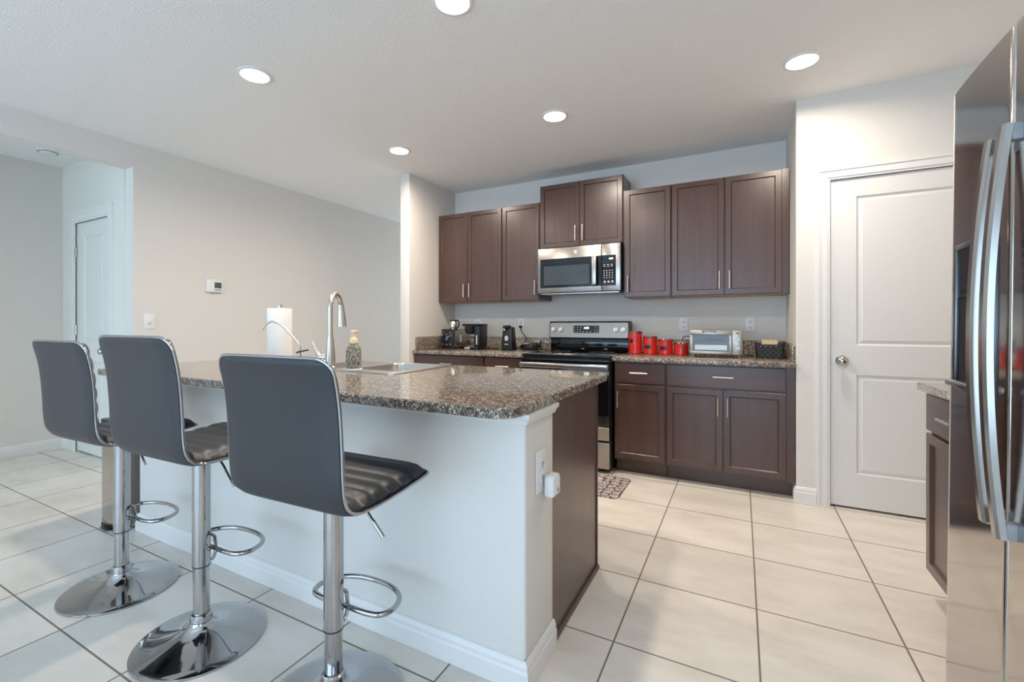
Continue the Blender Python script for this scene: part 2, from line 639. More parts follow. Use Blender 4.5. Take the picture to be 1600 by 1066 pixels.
def panel_door(name, x0, x1, z0, z1, y, panels, px0, px1, parent=None):
    """slab with moulded sunk panels on its -Y face"""
    m = MB()
    bm = m.bm
    xs = [x0, px0, px1, x1]
    zs = [z0] + [z for p in panels for z in p] + [z1]
    front = [[bm.verts.new((x, y, z)) for z in zs] for x in xs]
    pf = []
    for i in range(3):
        for j in range(len(zs) - 1):
            f = bm.faces.new((front[i][j], front[i + 1][j], front[i + 1][j + 1], front[i][j + 1]))
            if i == 1 and j % 2 == 1:
                pf.append(f)
    per = [front[0][j] for j in range(len(zs))] + [front[3][j] for j in range(len(zs) - 1, -1, -1)]
    per = [front[0][j] for j in range(len(zs))] + [front[1][-1], front[2][-1]] + [front[3][j] for j in range(len(zs) - 1, -1, -1)] + [front[2][0], front[1][0]]
    back = [bm.verts.new((v.co.x, y + 0.036, v.co.z)) for v in per]
    for i in range(len(per)):
        j = (i + 1) % len(per)
        bm.faces.new((per[i], per[j], back[j], back[i]))
    bm.faces.new(back)
    bmesh.ops.recalc_face_normals(bm, faces=bm.faces)
    bmesh.ops.inset_individual(bm, faces=pf, thickness=0.014, depth=-0.011)
    bmesh.ops.inset_individual(bm, faces=pf, thickness=0.008, depth=0.0)
    bmesh.ops.inset_individual(bm, faces=pf, thickness=0.024, depth=0.007)
    return m.build(name, M['door'], parent, smooth=False)


make_casing('trim_2', 0.519, 1.381, 2.154, PY, 0.072, 0.11)
d1 = struct(panel_door('door_1', 0.5225, 1.3775, 0.014, 2.150, PY + 0.004, [(0.230, 0.875), (1.065, 2.033)], 0.659, 1.241))
kn = MB().cyl((0.581, PY + 0.004, 0.965), (0.581, PY - 0.004, 0.965), 0.033).cyl((0.581, PY - 0.004, 0.965), (0.581, PY - 0.03, 0.965), 0.011)
kn.bm.verts.ensure_lookup_table()
m2 = bmesh.ops.create_uvsphere(kn.bm, u_segments=24, v_segments=14, radius=0.031)
for v in m2['verts']:
    v.co = Vector((0.581 + v.co.x, PY - 0.048 + v.co.y * 0.72, 0.965 + v.co.z))
kn.build('door_knob', M['satin'], d1)
MB().box(0.5195, 0.5225, PY - 0.003, PY + 0.01, 0.93, 1.0).build('strike_plate', M['satin'], d1)

make_casing('trim_3', -5.545 + 0.012, -4.885 - 0.012, 2.155, 1.905, 0.10, 0.11)
d2 = struct(panel_door('door_2', -5.530, -4.900, 0.014, 2.150, 1.911, [(0.23, 0.86), (1.05, 2.02)], -5.40, -5.03))
for z in (0.3, 1.15, 1.88):
    MB().cyl((-5.5315, 1.9, z - 0.045), (-5.5315, 1.9, z + 0.045), 0.007, n=12).box(-5.546, -5.532, 1.893, 1.8968, z - 0.045, z + 0.045).build('door_hinge', M['satin'], d2)
kn = MB().cyl((-4.955, 1.911, 0.965), (-4.955, 1.88, 0.965), 0.012)
m2 = bmesh.ops.create_uvsphere(kn.bm, u_segments=20, v_segments=12, radius=0.03)
for v in m2['verts']:
    v.co = Vector((-4.955 + v.co.x, 1.868 + v.co.y * 0.7, 0.965 + v.co.z))
kn.build('door_knob', M['satin'], d2)

# ------------------------------------------------------------------ ceiling lights, smoke detector
LBL = {0: 'lit recessed ceiling light nearest the hall opening on the left',
       1: 'lit recessed ceiling light cut by the top edge of the photo',
       2: 'lit recessed ceiling light in front of the pantry door wall',
       3: 'lit recessed ceiling light in front of the microwave and upper cabinets',
       4: 'small far lit recessed ceiling light beside the end of the short wall'}
first = None
for i, (x, y) in enumerate([(-2.62, 1.746), (-1.2, 1.79), (0.311, 3.147), (-1.2, 3.124), (-2.638, 3.10)]):
    if first is None:
        first = thing('ceiling_light', LBL[i], 'ceiling light', (x, y, CE), 0, 'recessed ceiling lights')
        MB().lathe((x, y, CE), [(0.098, -0.0005), (0.098, -0.004), (0.092, -0.008), (0.080, -0.009), (0.076, -0.004), (0.076, -0.0005)], 48, False).build('trim_ring', M['white'], first)
        MB().lathe((x, y, CE), [(0.0005, -0.006), (0.075, -0.004), (0.075, -0.001), (0.0005, -0.001)], 48, False).build('lens', M['lamp'], first)
        ld = bpy.data.lights.new('downlight_beam', 'AREA')
        ld.shape = 'DISK'
        ld.size = 0.14
        ld.energy = LAMP_WATTS
        ld.color = (1.0, 0.87, 0.73)
        ld.spread = math.radians(168)
        lo = bpy.data.objects.new('downlight_beam', ld)
        COL.objects.link(lo)
        lo.parent = first
        lo.location = (0, 0, -0.0075)
    else:
        dup(first, (x, y, CE), 0, LBL[i])
sd = thing('smoke_detector', 'round white smoke detector on the hall ceiling', 'smoke detector', (-5.315, 1.636, CE))
MB().lathe((-5.315, 1.636, CE), [(0.001, -0.0005), (0.072, -0.0005), (0.072, -0.016), (0.066, -0.03), (0.05, -0.042), (0.001, -0.045)], 40, False).build('body', M['white'], sd)
MB().lathe((-5.315, 1.636, CE - 0.0295), [(0.0665, 0.001), (0.069, 0.0), (0.068, -0.004), (0.062, -0.006)], 40, False).build('vent_ring', M['grey'], sd)

# ------------------------------------------------------------------ wall plates
th = thing('thermostat', 'small white thermostat with a green screen on the left wall', 'thermostat', (WX, 2.575, 1.573))
MB().box(WX + 0.0005, WX + 0.026, 2.50, 2.65, 1.512, 1.634, 0.006).build('body', M['white'], th)
MB().box(WX + 0.0255, WX + 0.0275, 2.57, 2.635, 1.552, 1.608).build('screen', M['lcd'], th)
MB().box(WX + 0.0255, WX + 0.028, 2.57, 2.635, 1.53, 1.54, 0.001).build('button', M['grey'], th)
MB().box(WX + 0.006, WX + 0.023, 2.54, 2.63, 1.5085, 1.5122).build('vent', M['grey'], th)
ls = thing('light_switch', 'white wall switch plate beside the hall opening', 'light switch', (WX, 2.032, 1.229))
MB().box(WX + 0.0005, WX + 0.007, 1.989, 2.076, 1.163, 1.295, 0.003).build('plate', M['white'], ls)
MB().box(WX + 0.0065, WX + 0.0105, 2.015, 2.05, 1.195, 1.263, 0.002).build('rocker', M['white'], ls)
MB().box(WX + 0.007, WX + 0.0125, 2.028, 2.037, 1.205, 1.214, 0.001).build('dimmer', M['grey'], ls)


def outlet_at(t, x, z, y, w=0.078, h=0.124):
    MB().box(x - w / 2, x + w / 2, y - 0.0065, y - 0.0005, z - h / 2, z + h / 2, 0.003).build('plate', M['white'], t)
    for s in (-1, 1):
        cz = z + s * 0.024
        f = MB().prism(rrect(x - 0.018, x + 0.018, cz - 0.015, cz + 0.015, 0.008, 4), y - 0.009, y - 0.006, 'XZ').build('socket', M['white'], t)
        MB().box(x - 0.009, x - 0.0055, y - 0.0098, y - 0.0088, cz - 0.004, cz + 0.008).box(x + 0.0055, x + 0.009, y - 0.0098, y - 0.0088, cz - 0.004, cz + 0.008) \
            .box(x - 0.0025, x + 0.0025, y - 0.0098, y - 0.0088, cz - 0.012, cz - 0.006).build('slot', M['dark_mark'], f)


OL = [(-2.625, 'white wall outlet above the coffee maker'), (-2.088, 'white wall outlet with a black plug in it'),
      (-0.46, 'white wall outlet left of the toaster oven, above the red canisters'), (0.07, 'white wall outlet right of the toaster oven, above the woven basket')]
ot = thing('wall_outlet', OL[0][1], 'outlet', (OL[0][0], BY, 1.2), 0, 'outlets along the back wall')
outlet_at(ot, OL[0][0], 1.2, BY)
for x, lab in OL[1:]:
    dup(ot, (x, BY, 1.2), 0, lab)
# outlet on the island's end, facing +X
RR = Matrix.Rotation(PI / 2, 4, 'Z')
io = thing('wall_outlet', 'white wall outlet on the end of the island knee wall', 'outlet', (-0.62, 1.475, 0.69), PI / 2)
ORIGIN[io.name] = Vector((0, 0, 0))
outlet_at(io, 0, 0, 0, 0.09, 0.145)
pl = thing('plug_in_device', 'white plug-in freshener in the island end outlet', 'plug-in', (-0.62, 1.51, 0.63), PI / 2)
ORIGIN[pl.name] = Vector((0, 0, 0))
MB().box(-0.036, 0.036, -0.05, -0.0105, -0.035, 0.04, 0.012, 3).build('body', M['white'], pl)
MB().cyl((0.004, -0.052, -0.012), (0.004, -0.0495, -0.012), 0.007).build('button', M['grey'], pl)
MB().cyl((0.0, -0.0515, 0.018), (0.0, -0.0495, 0.018), 0.016).build('vent', M['white'], pl)

# ------------------------------------------------------------------ cabinets


def pull(p0, p1, out, parent, r=0.0058):
    """bar pull between p0 and p1 standing off along `out`"""
    p0, p1, out = Vector(p0), Vector(p1), Vector(out)
    d = (p1 - p0).normalized()
    h = MB().cyl(p0 + out, p1 + out, r, n=14)
    for e in (p0 + d * 0.022, p1 - d * 0.022):
        h.cyl(e, e + out, r * 0.75, n=10)
    h.build('handle', M['nickel'], parent)


def shaker(parent, x0, x1, z0, z1, y, mat, name='door', rail=0.058, flat=False, xf=None, t=0.019):
    m = MB()
    bm = m.bm
    v = [bm.verts.new(p) for p in ((x0, y, z0), (x1, y, z0), (x1, y, z1), (x0, y, z1), (x0, y + t, z0), (x1, y + t, z0), (x1, y + t, z1), (x0, y + t, z1))]
    f = bm.faces.new((v[0], v[1], v[2], v[3]))
    for q in ((1, 5, 6, 2), (5, 4, 7, 6), (4, 0, 3, 7), (3, 2, 6, 7), (0, 4, 5, 1)):
        bm.faces.new([v[i] for i in q])
    bmesh.ops.recalc_face_normals(bm, faces=bm.faces)
    if flat:
        bmesh.ops.inset_individual(bm, faces=[f], thickness=0.004, depth=0.0)
        bmesh.ops.translate(bm, verts=v[0:4], vec=(0, 0.003, 0))
    else:
        bmesh.ops.inset_individual(bm, faces=[f], thickness=rail, depth=0.0)
        bmesh.ops.inset_individual(bm, faces=[f], thickness=0.004, depth=-0.004)
        bmesh.ops.inset_individual(bm, faces=[f], thickness=0.006, depth=-0.006)
        ed = [e for e in bm.edges if e.verts[0] in v[0:4] and e.verts[1] in v[0:4]]
        bmesh.ops.bevel(bm, geom=ed, offset=0.002, segments=1, affect='EDGES')
    return m.build(name, mat, parent, smooth=False, xf=xf)


OUT = (0, -0.03, 0)


def upper(label, x0, x1, z0, z1, doors, filler=None, handle_z=0.185):
    t = thing('upper_cabinet', label, 'cabinet', ((x0 + x1) / 2, 4.28, z0), 0, 'dark upper cabinets')
    body = MB().box(x0, x1, 4.13, BY - 0.001, z0 + 0.004, z1)
    body.build('cabinet_body', M['wood_v'], t, smooth=False)
    MB().box(x0 + 0.015, x1 - 0.015, 4.15, BY - 0.01, z0, z0 + 0.0036).build('underside', M['wood_raw'], t, smooth=False)
    for a, b, side in doors:
        d = shaker(t, a, b, z0 + 0.006, z1 - 0.005, 4.1105, M['wood_v'])
        hx = b - 0.032 if side == 'R' else a + 0.032
        pull((hx, 4.1105, z0 + 0.05), (hx, 4.1105, z0 + 0.05 + 0.145), OUT, d)
    if filler:
        MB().box(filler[0], filler[1], 4.118, 4.1295, z0 + 0.004, z1).build('filler_strip', M['wood_v'], t, smooth=False)


upper('dark double-door upper cabinet against the short wall, furthest left', -2.943, -2.157, 1.440, 2.400,
      [(-2.940, -2.571, 'R'), (-2.566, -2.160, 'L')])
upper('dark single-door upper cabinet just left of the microwave', -2.154, -1.738, 1.440, 2.400, [(-2.150, -1.747, 'R')])
upper('short raised dark double-door upper cabinet directly above the microwave', -1.735, -0.932, 1.936, 2.552,
      [(-1.731, -1.336, 'R'), (-1.331, -0.936, 'L')])
upper('dark single-door upper cabinet just right of the microwave', -0.929, -0.526, 1.440, 2.400, [(-0.916, -0.531, 'L')])
upper('wide dark double-door upper cabinet beside the pantry corner, furthest right', -0.523, 0.327, 1.440, 2.400,
      [(-0.518, -0.122, 'R'), (-0.113, 0.277, 'L')], (0.281, 0.326))


def base(label, x0, x1, fronts, drawers, filler=None):
    t = thing('base_cabinet', label, 'cabinet', ((x0 + x1) / 2, 4.0, 0), 0, 'dark base cabinets along the back wall')
    MB().box(x0, x1, 3.70, BY - 0.001, 0.112, 0.9035).build('cabinet_body', M['wood_v'], t, smooth=False)
    MB().box(x0 + 0.001, x1 - 0.001, 3.772, BY - 0.02, 0.001, 0.1115).build('toe_kick', M['wood_h'], t, smooth=False)
    for a, b in drawers:
        d = shaker(t, a, b, 0.735, 0.895, 3.6795, M['wood_h'], 'drawer', flat=True)
        c = (a + b) / 2
        pull((c - 0.067, 3.6795, 0.818), (c + 0.067, 3.6795, 0.818), OUT, d)
    for a, b, side in fronts:
        d = shaker(t, a, b, 0.13, 0.722, 3.6795, M['wood_v'])
        hx = b - 0.03 if side == 'R' else a + 0.026
        pull((hx, 3.6795, 0.534), (hx, 3.6795, 0.669), OUT, d)
    if filler:
        MB().box(filler[0], filler[1], 3.688, 3.6995, 0.112, 0.9035).build('filler_strip', M['wood_v'], t, smooth=False)


base('dark base cabinet in the left corner under the toaster and coffee maker', -2.943, -2.119, [(-2.935, -2.533, 'R'), (-2.527, -2.125, 'L')], [(-2.935, -2.125)])
base('narrow dark base cabinet directly left of the range', -2.116, -1.706, [(-2.111, -1.712, 'R')], [(-2.111, -1.712)])
base('narrow dark base cabinet directly right of the range, one drawer over one door', -0.905, -0.510, [(-0.899, -0.518, 'L')], [(-0.899, -0.518)])
base('wide dark base cabinet beside the pantry corner, one wide drawer over two doors', -0.507, 0.327, [(-0.501, -0.118, 'R'), (-0.112, 0.272, 'L')], [(-0.501, 0.272)], (0.277, 0.326))

# granite worktops on the back wall
SL = 0.905
ct = thing('countertop', 'speckled granite worktop left of the range, under the toaster', 'countertop', (-2.3, 4.05, SL), 0, 'granite worktops')
MB().box(-2.9435, -1.703, 3.655, BY - 0.001, SL, 0.94, 0.006).build('slab', M['granite'], ct)
MB().box(-2.922, -1.703, 4.42, BY - 0.001, 0.9402, 1.065, 0.003).box(-2.9435, -2.9225, 3.705, BY - 0.001, 0.9402, 1.075, 0.003).build('backsplash', M['granite'], ct)
ct = thing('countertop', 'speckled granite worktop right of the range, under the red canisters', 'countertop', (-0.3, 4.05, SL), 0, 'granite worktops')
MB().box(-0.917, 0.3285, 3.655, BY - 0.001, SL, 0.94, 0.006).build('slab', M['granite'], ct)
MB().box(-0.917, 0.307, 4.42, BY - 0.001, 0.9402, 1.065, 0.003).box(0.3075, 0.3285, 3.70, BY - 0.001, 0.9402, 1.065, 0.003).build('backsplash', M['granite'], ct)

# cabinet and worktop on the right, beyond the refrigerator
rc = thing('base_cabinet', 'dark base cabinet between the refrigerator and the pantry door', 'cabinet', (1.1, 2.24, 0))
MB().box(0.745, 1.499, 1.80, 2.68, 0.112, 0.9035).build('cabinet_body', M['wood_y'], rc, smooth=False)
MB().box(0.815, 1.495, 1.802, 2.678, 0.001, 0.1115).build('toe_kick', M['wood_y'], rc, smooth=False)
for a, b in ((2.09, 2.677), (1.803, 2.084)):
    d = shaker(rc, -b, -a, 0.735, 0.895, 0.7245, M['wood_y'], 'drawer', flat=True, xf=ROT_LEFT)
    c = (a + b) / 2
    pull((0.7245, c + 0.067, 0.818), (0.7245, c - 0.067, 0.818), (-0.03, 0, 0), d)
    d = shaker(rc, -b, -a, 0.118, 0.722, 0.7245, M['wood_v'], xf=ROT_LEFT)
    pull((0.7245, a + 0.03, 0.534), (0.7245, a + 0.03, 0.669), (-0.03, 0, 0), d)
ct = thing('countertop', 'granite worktop end showing past the refrigerator in front of the pantry door', 'countertop', (1.1, 2.25, SL), 0, 'granite worktops')
MB().box(0.704, 1.499, 1.80, 2.72, SL, 0.94, 0.006).build('slab', M['granite'], ct)
MB().box(1.478, 1.499, 1.80, 2.72, 0.9402, 1.04, 0.003).build('backsplash', M['granite'], ct)

# ------------------------------------------------------------------ island
isl = thing('kitchen_island', 'dark wood island cabinet behind the white knee wall', 'island', (-1.85, 1.9, 0))
MB().box(-0.645, -0.628, 1.602, 2.195, 0.001, 0.9035, 0.0015, 1).build('end_panel', M['wood_v'], isl, smooth=False)
MB().box(-0.6465, -0.622, 2.1955, 2.209, 0.001, 0.9035, 0.001, 1).build('corner_strip', M['wood_v'], isl, smooth=False)
MB().prism([(-0.6275, 0.001), (-0.614, 0.001), (-0.614, 0.010), (-0.620, 0.019), (-0.6275, 0.021)], 1.616, 2.209, 'XZ').build('shoe_moulding', M['wood_v'], isl, smooth=False)
MB().box(-0.72, -0.702, 2.2105, 2.3245, 0.001, 0.9035).build('side_return', M['wood_v'], isl, smooth=False)
MB().box(-3.08, -3.06, 1.602, 2.3445, 0.001, 0.9035).build('end_panel', M['wood_v'], isl, smooth=False)
MB().box(-3.059, -0.702, 2.325, 2.3445, 0.112, 0.9035).build('face_frame', M['wood_v'], isl, smooth=False)
MB().box(-3.059, -0.702, 2.265, 2.28, 0.001, 0.112).build('toe_kick', M['wood_h'], isl, smooth=False)
R180 = Matrix.Rotation(PI, 4, 'Z')
xs = [-3.05, -2.46, -1.975, -1.49, -0.71]
for a, b in zip(xs, xs[1:]):
    d = shaker(isl, -b + 0.003, -a - 0.003, 0.13, 0.722, -2.364, M['wood_v'], xf=R180)
    pull((a + 0.035, 2.364, 0.534), (a + 0.035, 2.364, 0.669), (0, 0.03, 0), d)
    shaker(isl, -b + 0.003, -a - 0.003, 0.735, 0.895, -2.364, M['wood_h'], 'drawer', flat=True, xf=R180)

SX0, SX1, SY0, SY1 = -2.40, -1.555, 1.775, 2.335
ic = thing('countertop', 'long speckled granite island top with the sink set into it', 'countertop', (-1.97, 1.8, 0.91), 0, 'granite worktops')
r = 0.085
outer = rrect(-3.33, -0.607, 1.215, 2.40, r, 10)
hole = rrect(SX0 + 0.02, SX1 - 0.02, SY0 + 0.02, SY1 - 0.02, 0.05, 6)
o2 = rrect(-3.3245, -0.6125, 1.2205, 2.3945, r - 0.005, 10)
sl = MB()
bm = sl.bm
loops = [(rrect(-3.327, -0.610, 1.218, 2.397, r - .003, 10), 0.9102), (outer, 0.9135), (outer, 0.9405), (o2, 0.945)]
sl._quads([[(x, y, z) for x, y in l] for l, z in loops], True, False)
for l, z in ((loops[0][0], 0.9102), (o2, 0.945)):
    edges = []
    for lp in (l, hole):
        vs = [bm.verts.new((x, y, z)) for x, y in lp]
        edges += [bm.edges.new((vs[i], vs[(i + 1) % len(vs)])) for i in range(len(vs))]
    bmesh.ops.triangle_fill(bm, use_beauty=True, use_dissolve=False, edges=edges)
sl._quads([[(x, y, 0.9102) for x, y in hole], [(x, y, 0.945) for x, y in hole]], True, False)
bmesh.ops.remove_doubles(bm, verts=bm.verts, dist=1e-5)
sl.build('slab', M['granite'], ic)

# sink
ZR = 0.951
sk = thing('kitchen_sink', 'double-bowl stainless steel sink set into the granite island top', 'sink', (-1.98, 2.05, 0.945))
bowls = [rrect(SX0 + 0.045, -2.0, 1.875, 2.295, 0.055, 8), rrect(-1.96, SX1 - 0.045, 1.875, 2.295, 0.055, 8)]
sm = MB()
rim = rrect(SX0, SX1, SY0, SY1, 0.04, 8)
rim_in = rrect(SX0 + 0.006, SX1 - 0.006, SY0 + 0.006, SY1 - 0.006, 0.036, 8)
sm._quads([[(x, y, 0.9455) for x, y in rim], [(x, y, 0.949) for x, y in rim], [(x, y, ZR) for x, y in rim_in]], True, False)
edges = []
for lp in [rim_in] + bowls:
    vs = [sm.bm.verts.new((x, y, ZR)) for x, y in lp]
    edges += [sm.bm.edges.new((vs[i], vs[(i + 1) % len(vs)])) for i in range(len(vs))]
bmesh.ops.triangle_fill(sm.bm, use_beauty=True, use_dissolve=False, edges=edges)
bmesh.ops.remove_doubles(sm.bm, verts=sm.bm.verts, dist=1e-5)
sm.build('rim', M['steel_sink'], sk)
for (x0, x1) in ((SX0 + 0.045, -2.0), (-1.96, SX1 - 0.045)):
    bw = MB()
    lv = [(0.0, ZR, 0.055), (0.004, ZR - 0.006, 0.055), (0.01, 0.80, 0.055), (0.03, 0.768, 0.05), (0.07, 0.758, 0.04)]
    bw._quads([[(x, y, z) for x, y in rrect(x0 + d, x1 - d, 1.875 + d, 2.295 - d, rr, 8)] for d, z, rr in lv], True, False)
    bw.bm.faces.new([bw.bm.verts.new((x, y, 0.758)) for x, y in rrect(x0 + 0.07, x1 - 0.07, 1.945, 2.225, 0.04, 8)])
    bmesh.ops.remove_doubles(bw.bm, verts=bw.bm.verts, dist=1e-5)
    b = bw.build('bowl', M['steel_sink'], sk)
    MB().lathe(((x0 + x1) / 2, 2.085, 0.7585), [(0.0005, 0.004), (0.03, 0.004), (0.045, 0.006), (0.055, 0.0005)], 28, False).build('drain', M['chrome'], b)

# pull-down faucet
fx, fy = -2.075, 1.84
fa = thing('kitchen_faucet', 'tall brushed gooseneck faucet with pull-down head at the sink', 'faucet', (fx, fy, ZR))
MB().lathe((fx, fy, ZR), [(0.0005, 0.0004), (0.034, 0.0004), (0.034, 0.006), (0.029, 0.012), (0.028, 0.06), (0.025, 0.10), (0.019, 0.165), (0.017, 0.185), (0.0005, 0.185)], 32, False).build('body', M['nickel'], fa)
dx, dy = -0.42, 0.9
L = math.hypot(dx, dy)
dx, dy = dx / L, dy / L
pts = [(fx, fy, ZR + 0.18), (fx, fy, ZR + 0.34)]
R_ = 0.078
for k in range(0, 17):
    a = PI - PI * 0.93 * k / 16
    pts.append((fx + dx * (R_ + R_ * math.cos(a)), fy + dy * (R_ + R_ * math.cos(a)), ZR + 0.345 + R_ * 1.05 * math.sin(a)))
e = Vector(pts[-1])
MB().tube(pts, 0.0145, 18).build('spout', M['nickel'], fa)
dn = Vector((dx * 0.1, dy * 0.1, -1)).normalized()
MB().cyl(e - dn * 0.006, e + dn * 0.03, 0.0185, 0.0205, 24).cyl(e + dn * 0.03, e + dn * 0.125, 0.0205, 0.030, 24).build('spray_head', M['nickel'], fa)
hv = Vector((-0.88, -0.35, 0)).normalized()
h0 = Vector((fx, fy, ZR + 0.062))
lev = MB().cyl(h0 + hv * 0.015, h0 + hv * 0.066, 0.0195, 0.0185, 20)
lev.tube(smooth_path([h0 + hv * 0.055, h0 + hv * 0.072 + Vector((0, 0, 0.018)), h0 + hv * 0.088 + Vector((0, 0, 0.05)), h0 + hv * 0.108 + Vector((0, 0, 0.092))], 5), 0.011,
         radii=[0.0155 - 0.0065 * i / 15 for i in range(16)])
lev.build('lever', M['nickel'], fa)

# drinking-water faucet
gx, gy = -2.33, 1.835
wf = thing('filter_faucet', 'slim filtered-water faucet with a black lever left of the main faucet', 'faucet', (gx, gy, ZR))
sv = Vector((-0.86, -0.42, 0)).normalized()
g0 = Vector((gx, gy, ZR))
MB().lathe((gx, gy, ZR), [(0.0005, 0.0004), (0.022, 0.0004), (0.022, 0.006), (0.014, 0.012), (0.0115, 0.075), (0.0115, 0.09), (0.0005, 0.09)], 24, False).build('body', M['nickel'], wf)
MB().tube(smooth_path([g0 + Vector((0, 0, 0.085)), g0 + Vector((0, 0, 0.125)), g0 + sv * 0.03 + Vector((0, 0, 0.165)), g0 + sv * 0.095 + Vector((0, 0, 0.235)),
                       g0 + sv * 0.135 + Vector((0, 0, 0.262)), g0 + sv * 0.17 + Vector((0, 0, 0.268)), g0 + sv * 0.203 + Vector((0, 0, 0.250)), g0 + sv * 0.222 + Vector((0, 0, 0.226))], 5), 0.0062, 12).build('spout', M['nickel'], wf)
MB().cyl(g0 + sv * 0.214 + Vector((0, 0, 0.236)), g0 + sv * 0.227 + Vector((0, 0, 0.219)), 0.0078, n=12).build('nozzle', M['nickel'], wf)
MB().tube([g0 + Vector((-0.01, -0.012, 0.082)), g0 + Vector((0.01, -0.014, 0.086)), g0 - sv * 0.065 + Vector((0, -0.01, 0.098))], 0.0055, 10, sy=0.6).build('lever', M['black'], wf)

# soap bottle
bx, by = -1.885, 1.835
sp = thing('soap_dispenser', 'patterned glass foaming soap bottle with a cream pump on the sink rim', 'soap bottle', (bx, by, ZR))
a = math.radians(35)
XR = Matrix.Translation((bx, by, ZR)) @ Matrix.Rotation(a, 4, 'Z')
MB().lathe((bx, by, ZR), [(0.0005, 0.0005), (0.046, 0.0005), (0.047, 0.004), (0.044, 0.008), (0.0005, 0.008)], 28, False).build('coaster', M['white'], sp)
bb = MB()
bb._quads([[(x, y, z) for x, y in rrect(-w, w, -w, w, w * 0.22, 3)] for w, z in ((0.034, 0.0085), (0.036, 0.014), (0.036, 0.112), (0.03, 0.128), (0.02, 0.138), (0.02, 0.146))])
bb.build('bottle', M['soap'], sp, xf=XR)
MB().lathe((bx, by, ZR), [(0.0005, 0.1462), (0.022, 0.1462), (0.0225, 0.165), (0.017, 0.174), (0.012, 0.180), (0.012, 0.20), (0.0005, 0.20)], 24, False).build('pump_collar', M['cream'], sp)
ph = MB().box(-0.014, 0.014, -0.04, 0.014, 0.2, 0.218, 0.005).box(-0.007, 0.007, -0.052, -0.03, 0.203, 0.214, 0.003)
ph.build('pump_head', M['cream'], sp, xf=Matrix.Translation((bx, by, ZR)) @ Matrix.Rotation(math.radians(-150), 4, 'Z'))

# paper towel
tz = 0.945
tx, ty = -2.552, 1.866
pt = thing('paper_towel_holder', 'white paper towel roll on an upright holder on the island top', 'paper towels', (tx, ty, tz))
MB().lathe((tx, ty, tz), [(0.0005, 0.0005), (0.085, 0.0005), (0.085, 0.008), (0.078, 0.012), (0.0005, 0.012)], 36, False).build('base', M['steel_sink'], pt)
MB().cyl((tx, ty, tz + 0.012), (tx, ty, tz + 0.362), 0.007).lathe((tx, ty, tz), [(0.0005, 0.358), (0.014, 0.359), (0.016, 0.368), (0.013, 0.382), (0.0005, 0.383)], 20, False).build('post', M['steel_sink'], pt)
MB().lathe((tx, ty, tz), [(0.02, 0.0135), (0.069, 0.0135), (0.071, 0.016), (0.071, 0.353), (0.069, 0.356), (0.02, 0.356), (0.02, 0.0135)], 48, False).build('towel_roll', M['paper'], pt)

# trash can
tc = thing('trash_can', 'tall stainless steel trash can with black base at the island end', 'trash can', (-3.27, 1.39, 0))
MB().prism(rrect(-3.375, -3.165, 1.272, 1.525, 0.022, 6), 0.022, 0.60).build('body', M['steel_v'], tc)
MB().prism(rrect(-3.378, -3.162, 1.269, 1.528, 0.024, 6), 0.0005, 0.0215).build('base', M['black'], tc)
MB().prism(rrect(-3.379, -3.161, 1.268, 1.529, 0.024, 6), 0.6005, 0.637).build('lid', M['black'], tc)
MB().box(-3.31, -3.235, 1.245, 1.2685, 0.006, 0.016, 0.003).build('pedal', M['black'], tc)

# ------------------------------------------------------------------ bar stools
SEAT = [(-0.236, 1.112), (-0.222, 1.08), (-0.208, 1.02), (-0.199, 0.95), (-0.193, 0.86), (-0.190, 0.79), (-0.183, 0.735),
        (-0.165, 0.704), (-0.135, 0.688), (-0.09, 0.683), (-0.02, 0.683), (0.06, 0.687), (0.13, 0.692), (0.215, 0.701)]
HW = 0.222


def seat_frames():
    pts = smooth_path([(0, y, z) for y, z in SEAT], 9)
    s = [0.0]
    for a, b in zip(pts, pts[1:]):
        s.append(s[-1] + (b - a).length)
    fr = []
    for i, p in enumerate(pts):
        d = (pts[min(i + 1, len(pts) - 1)] - pts[max(i - 1, 0)]).normalized()
        n = Vector((0, -d.z, d.y))          # towards the sitter
        if n.z < 0 and i > len(pts) * 0.7:
            n = -n
        fr.append((p, n, s[i]))
    return fr


FR = seat_frames()
if FR[3][1].y < 0:
    FR = [(p, -n, s) for p, n, s in FR]
STOT = FR[-1][2]


def half_width(s, rt=0.05):
    e = min(s, STOT - s)
    if s > STOT / 2:
        rt = 0.028
    if e >= rt:
        return HW
    return HW - rt + math.sqrt(max(rt * rt - (rt - e) ** 2, 0.0))


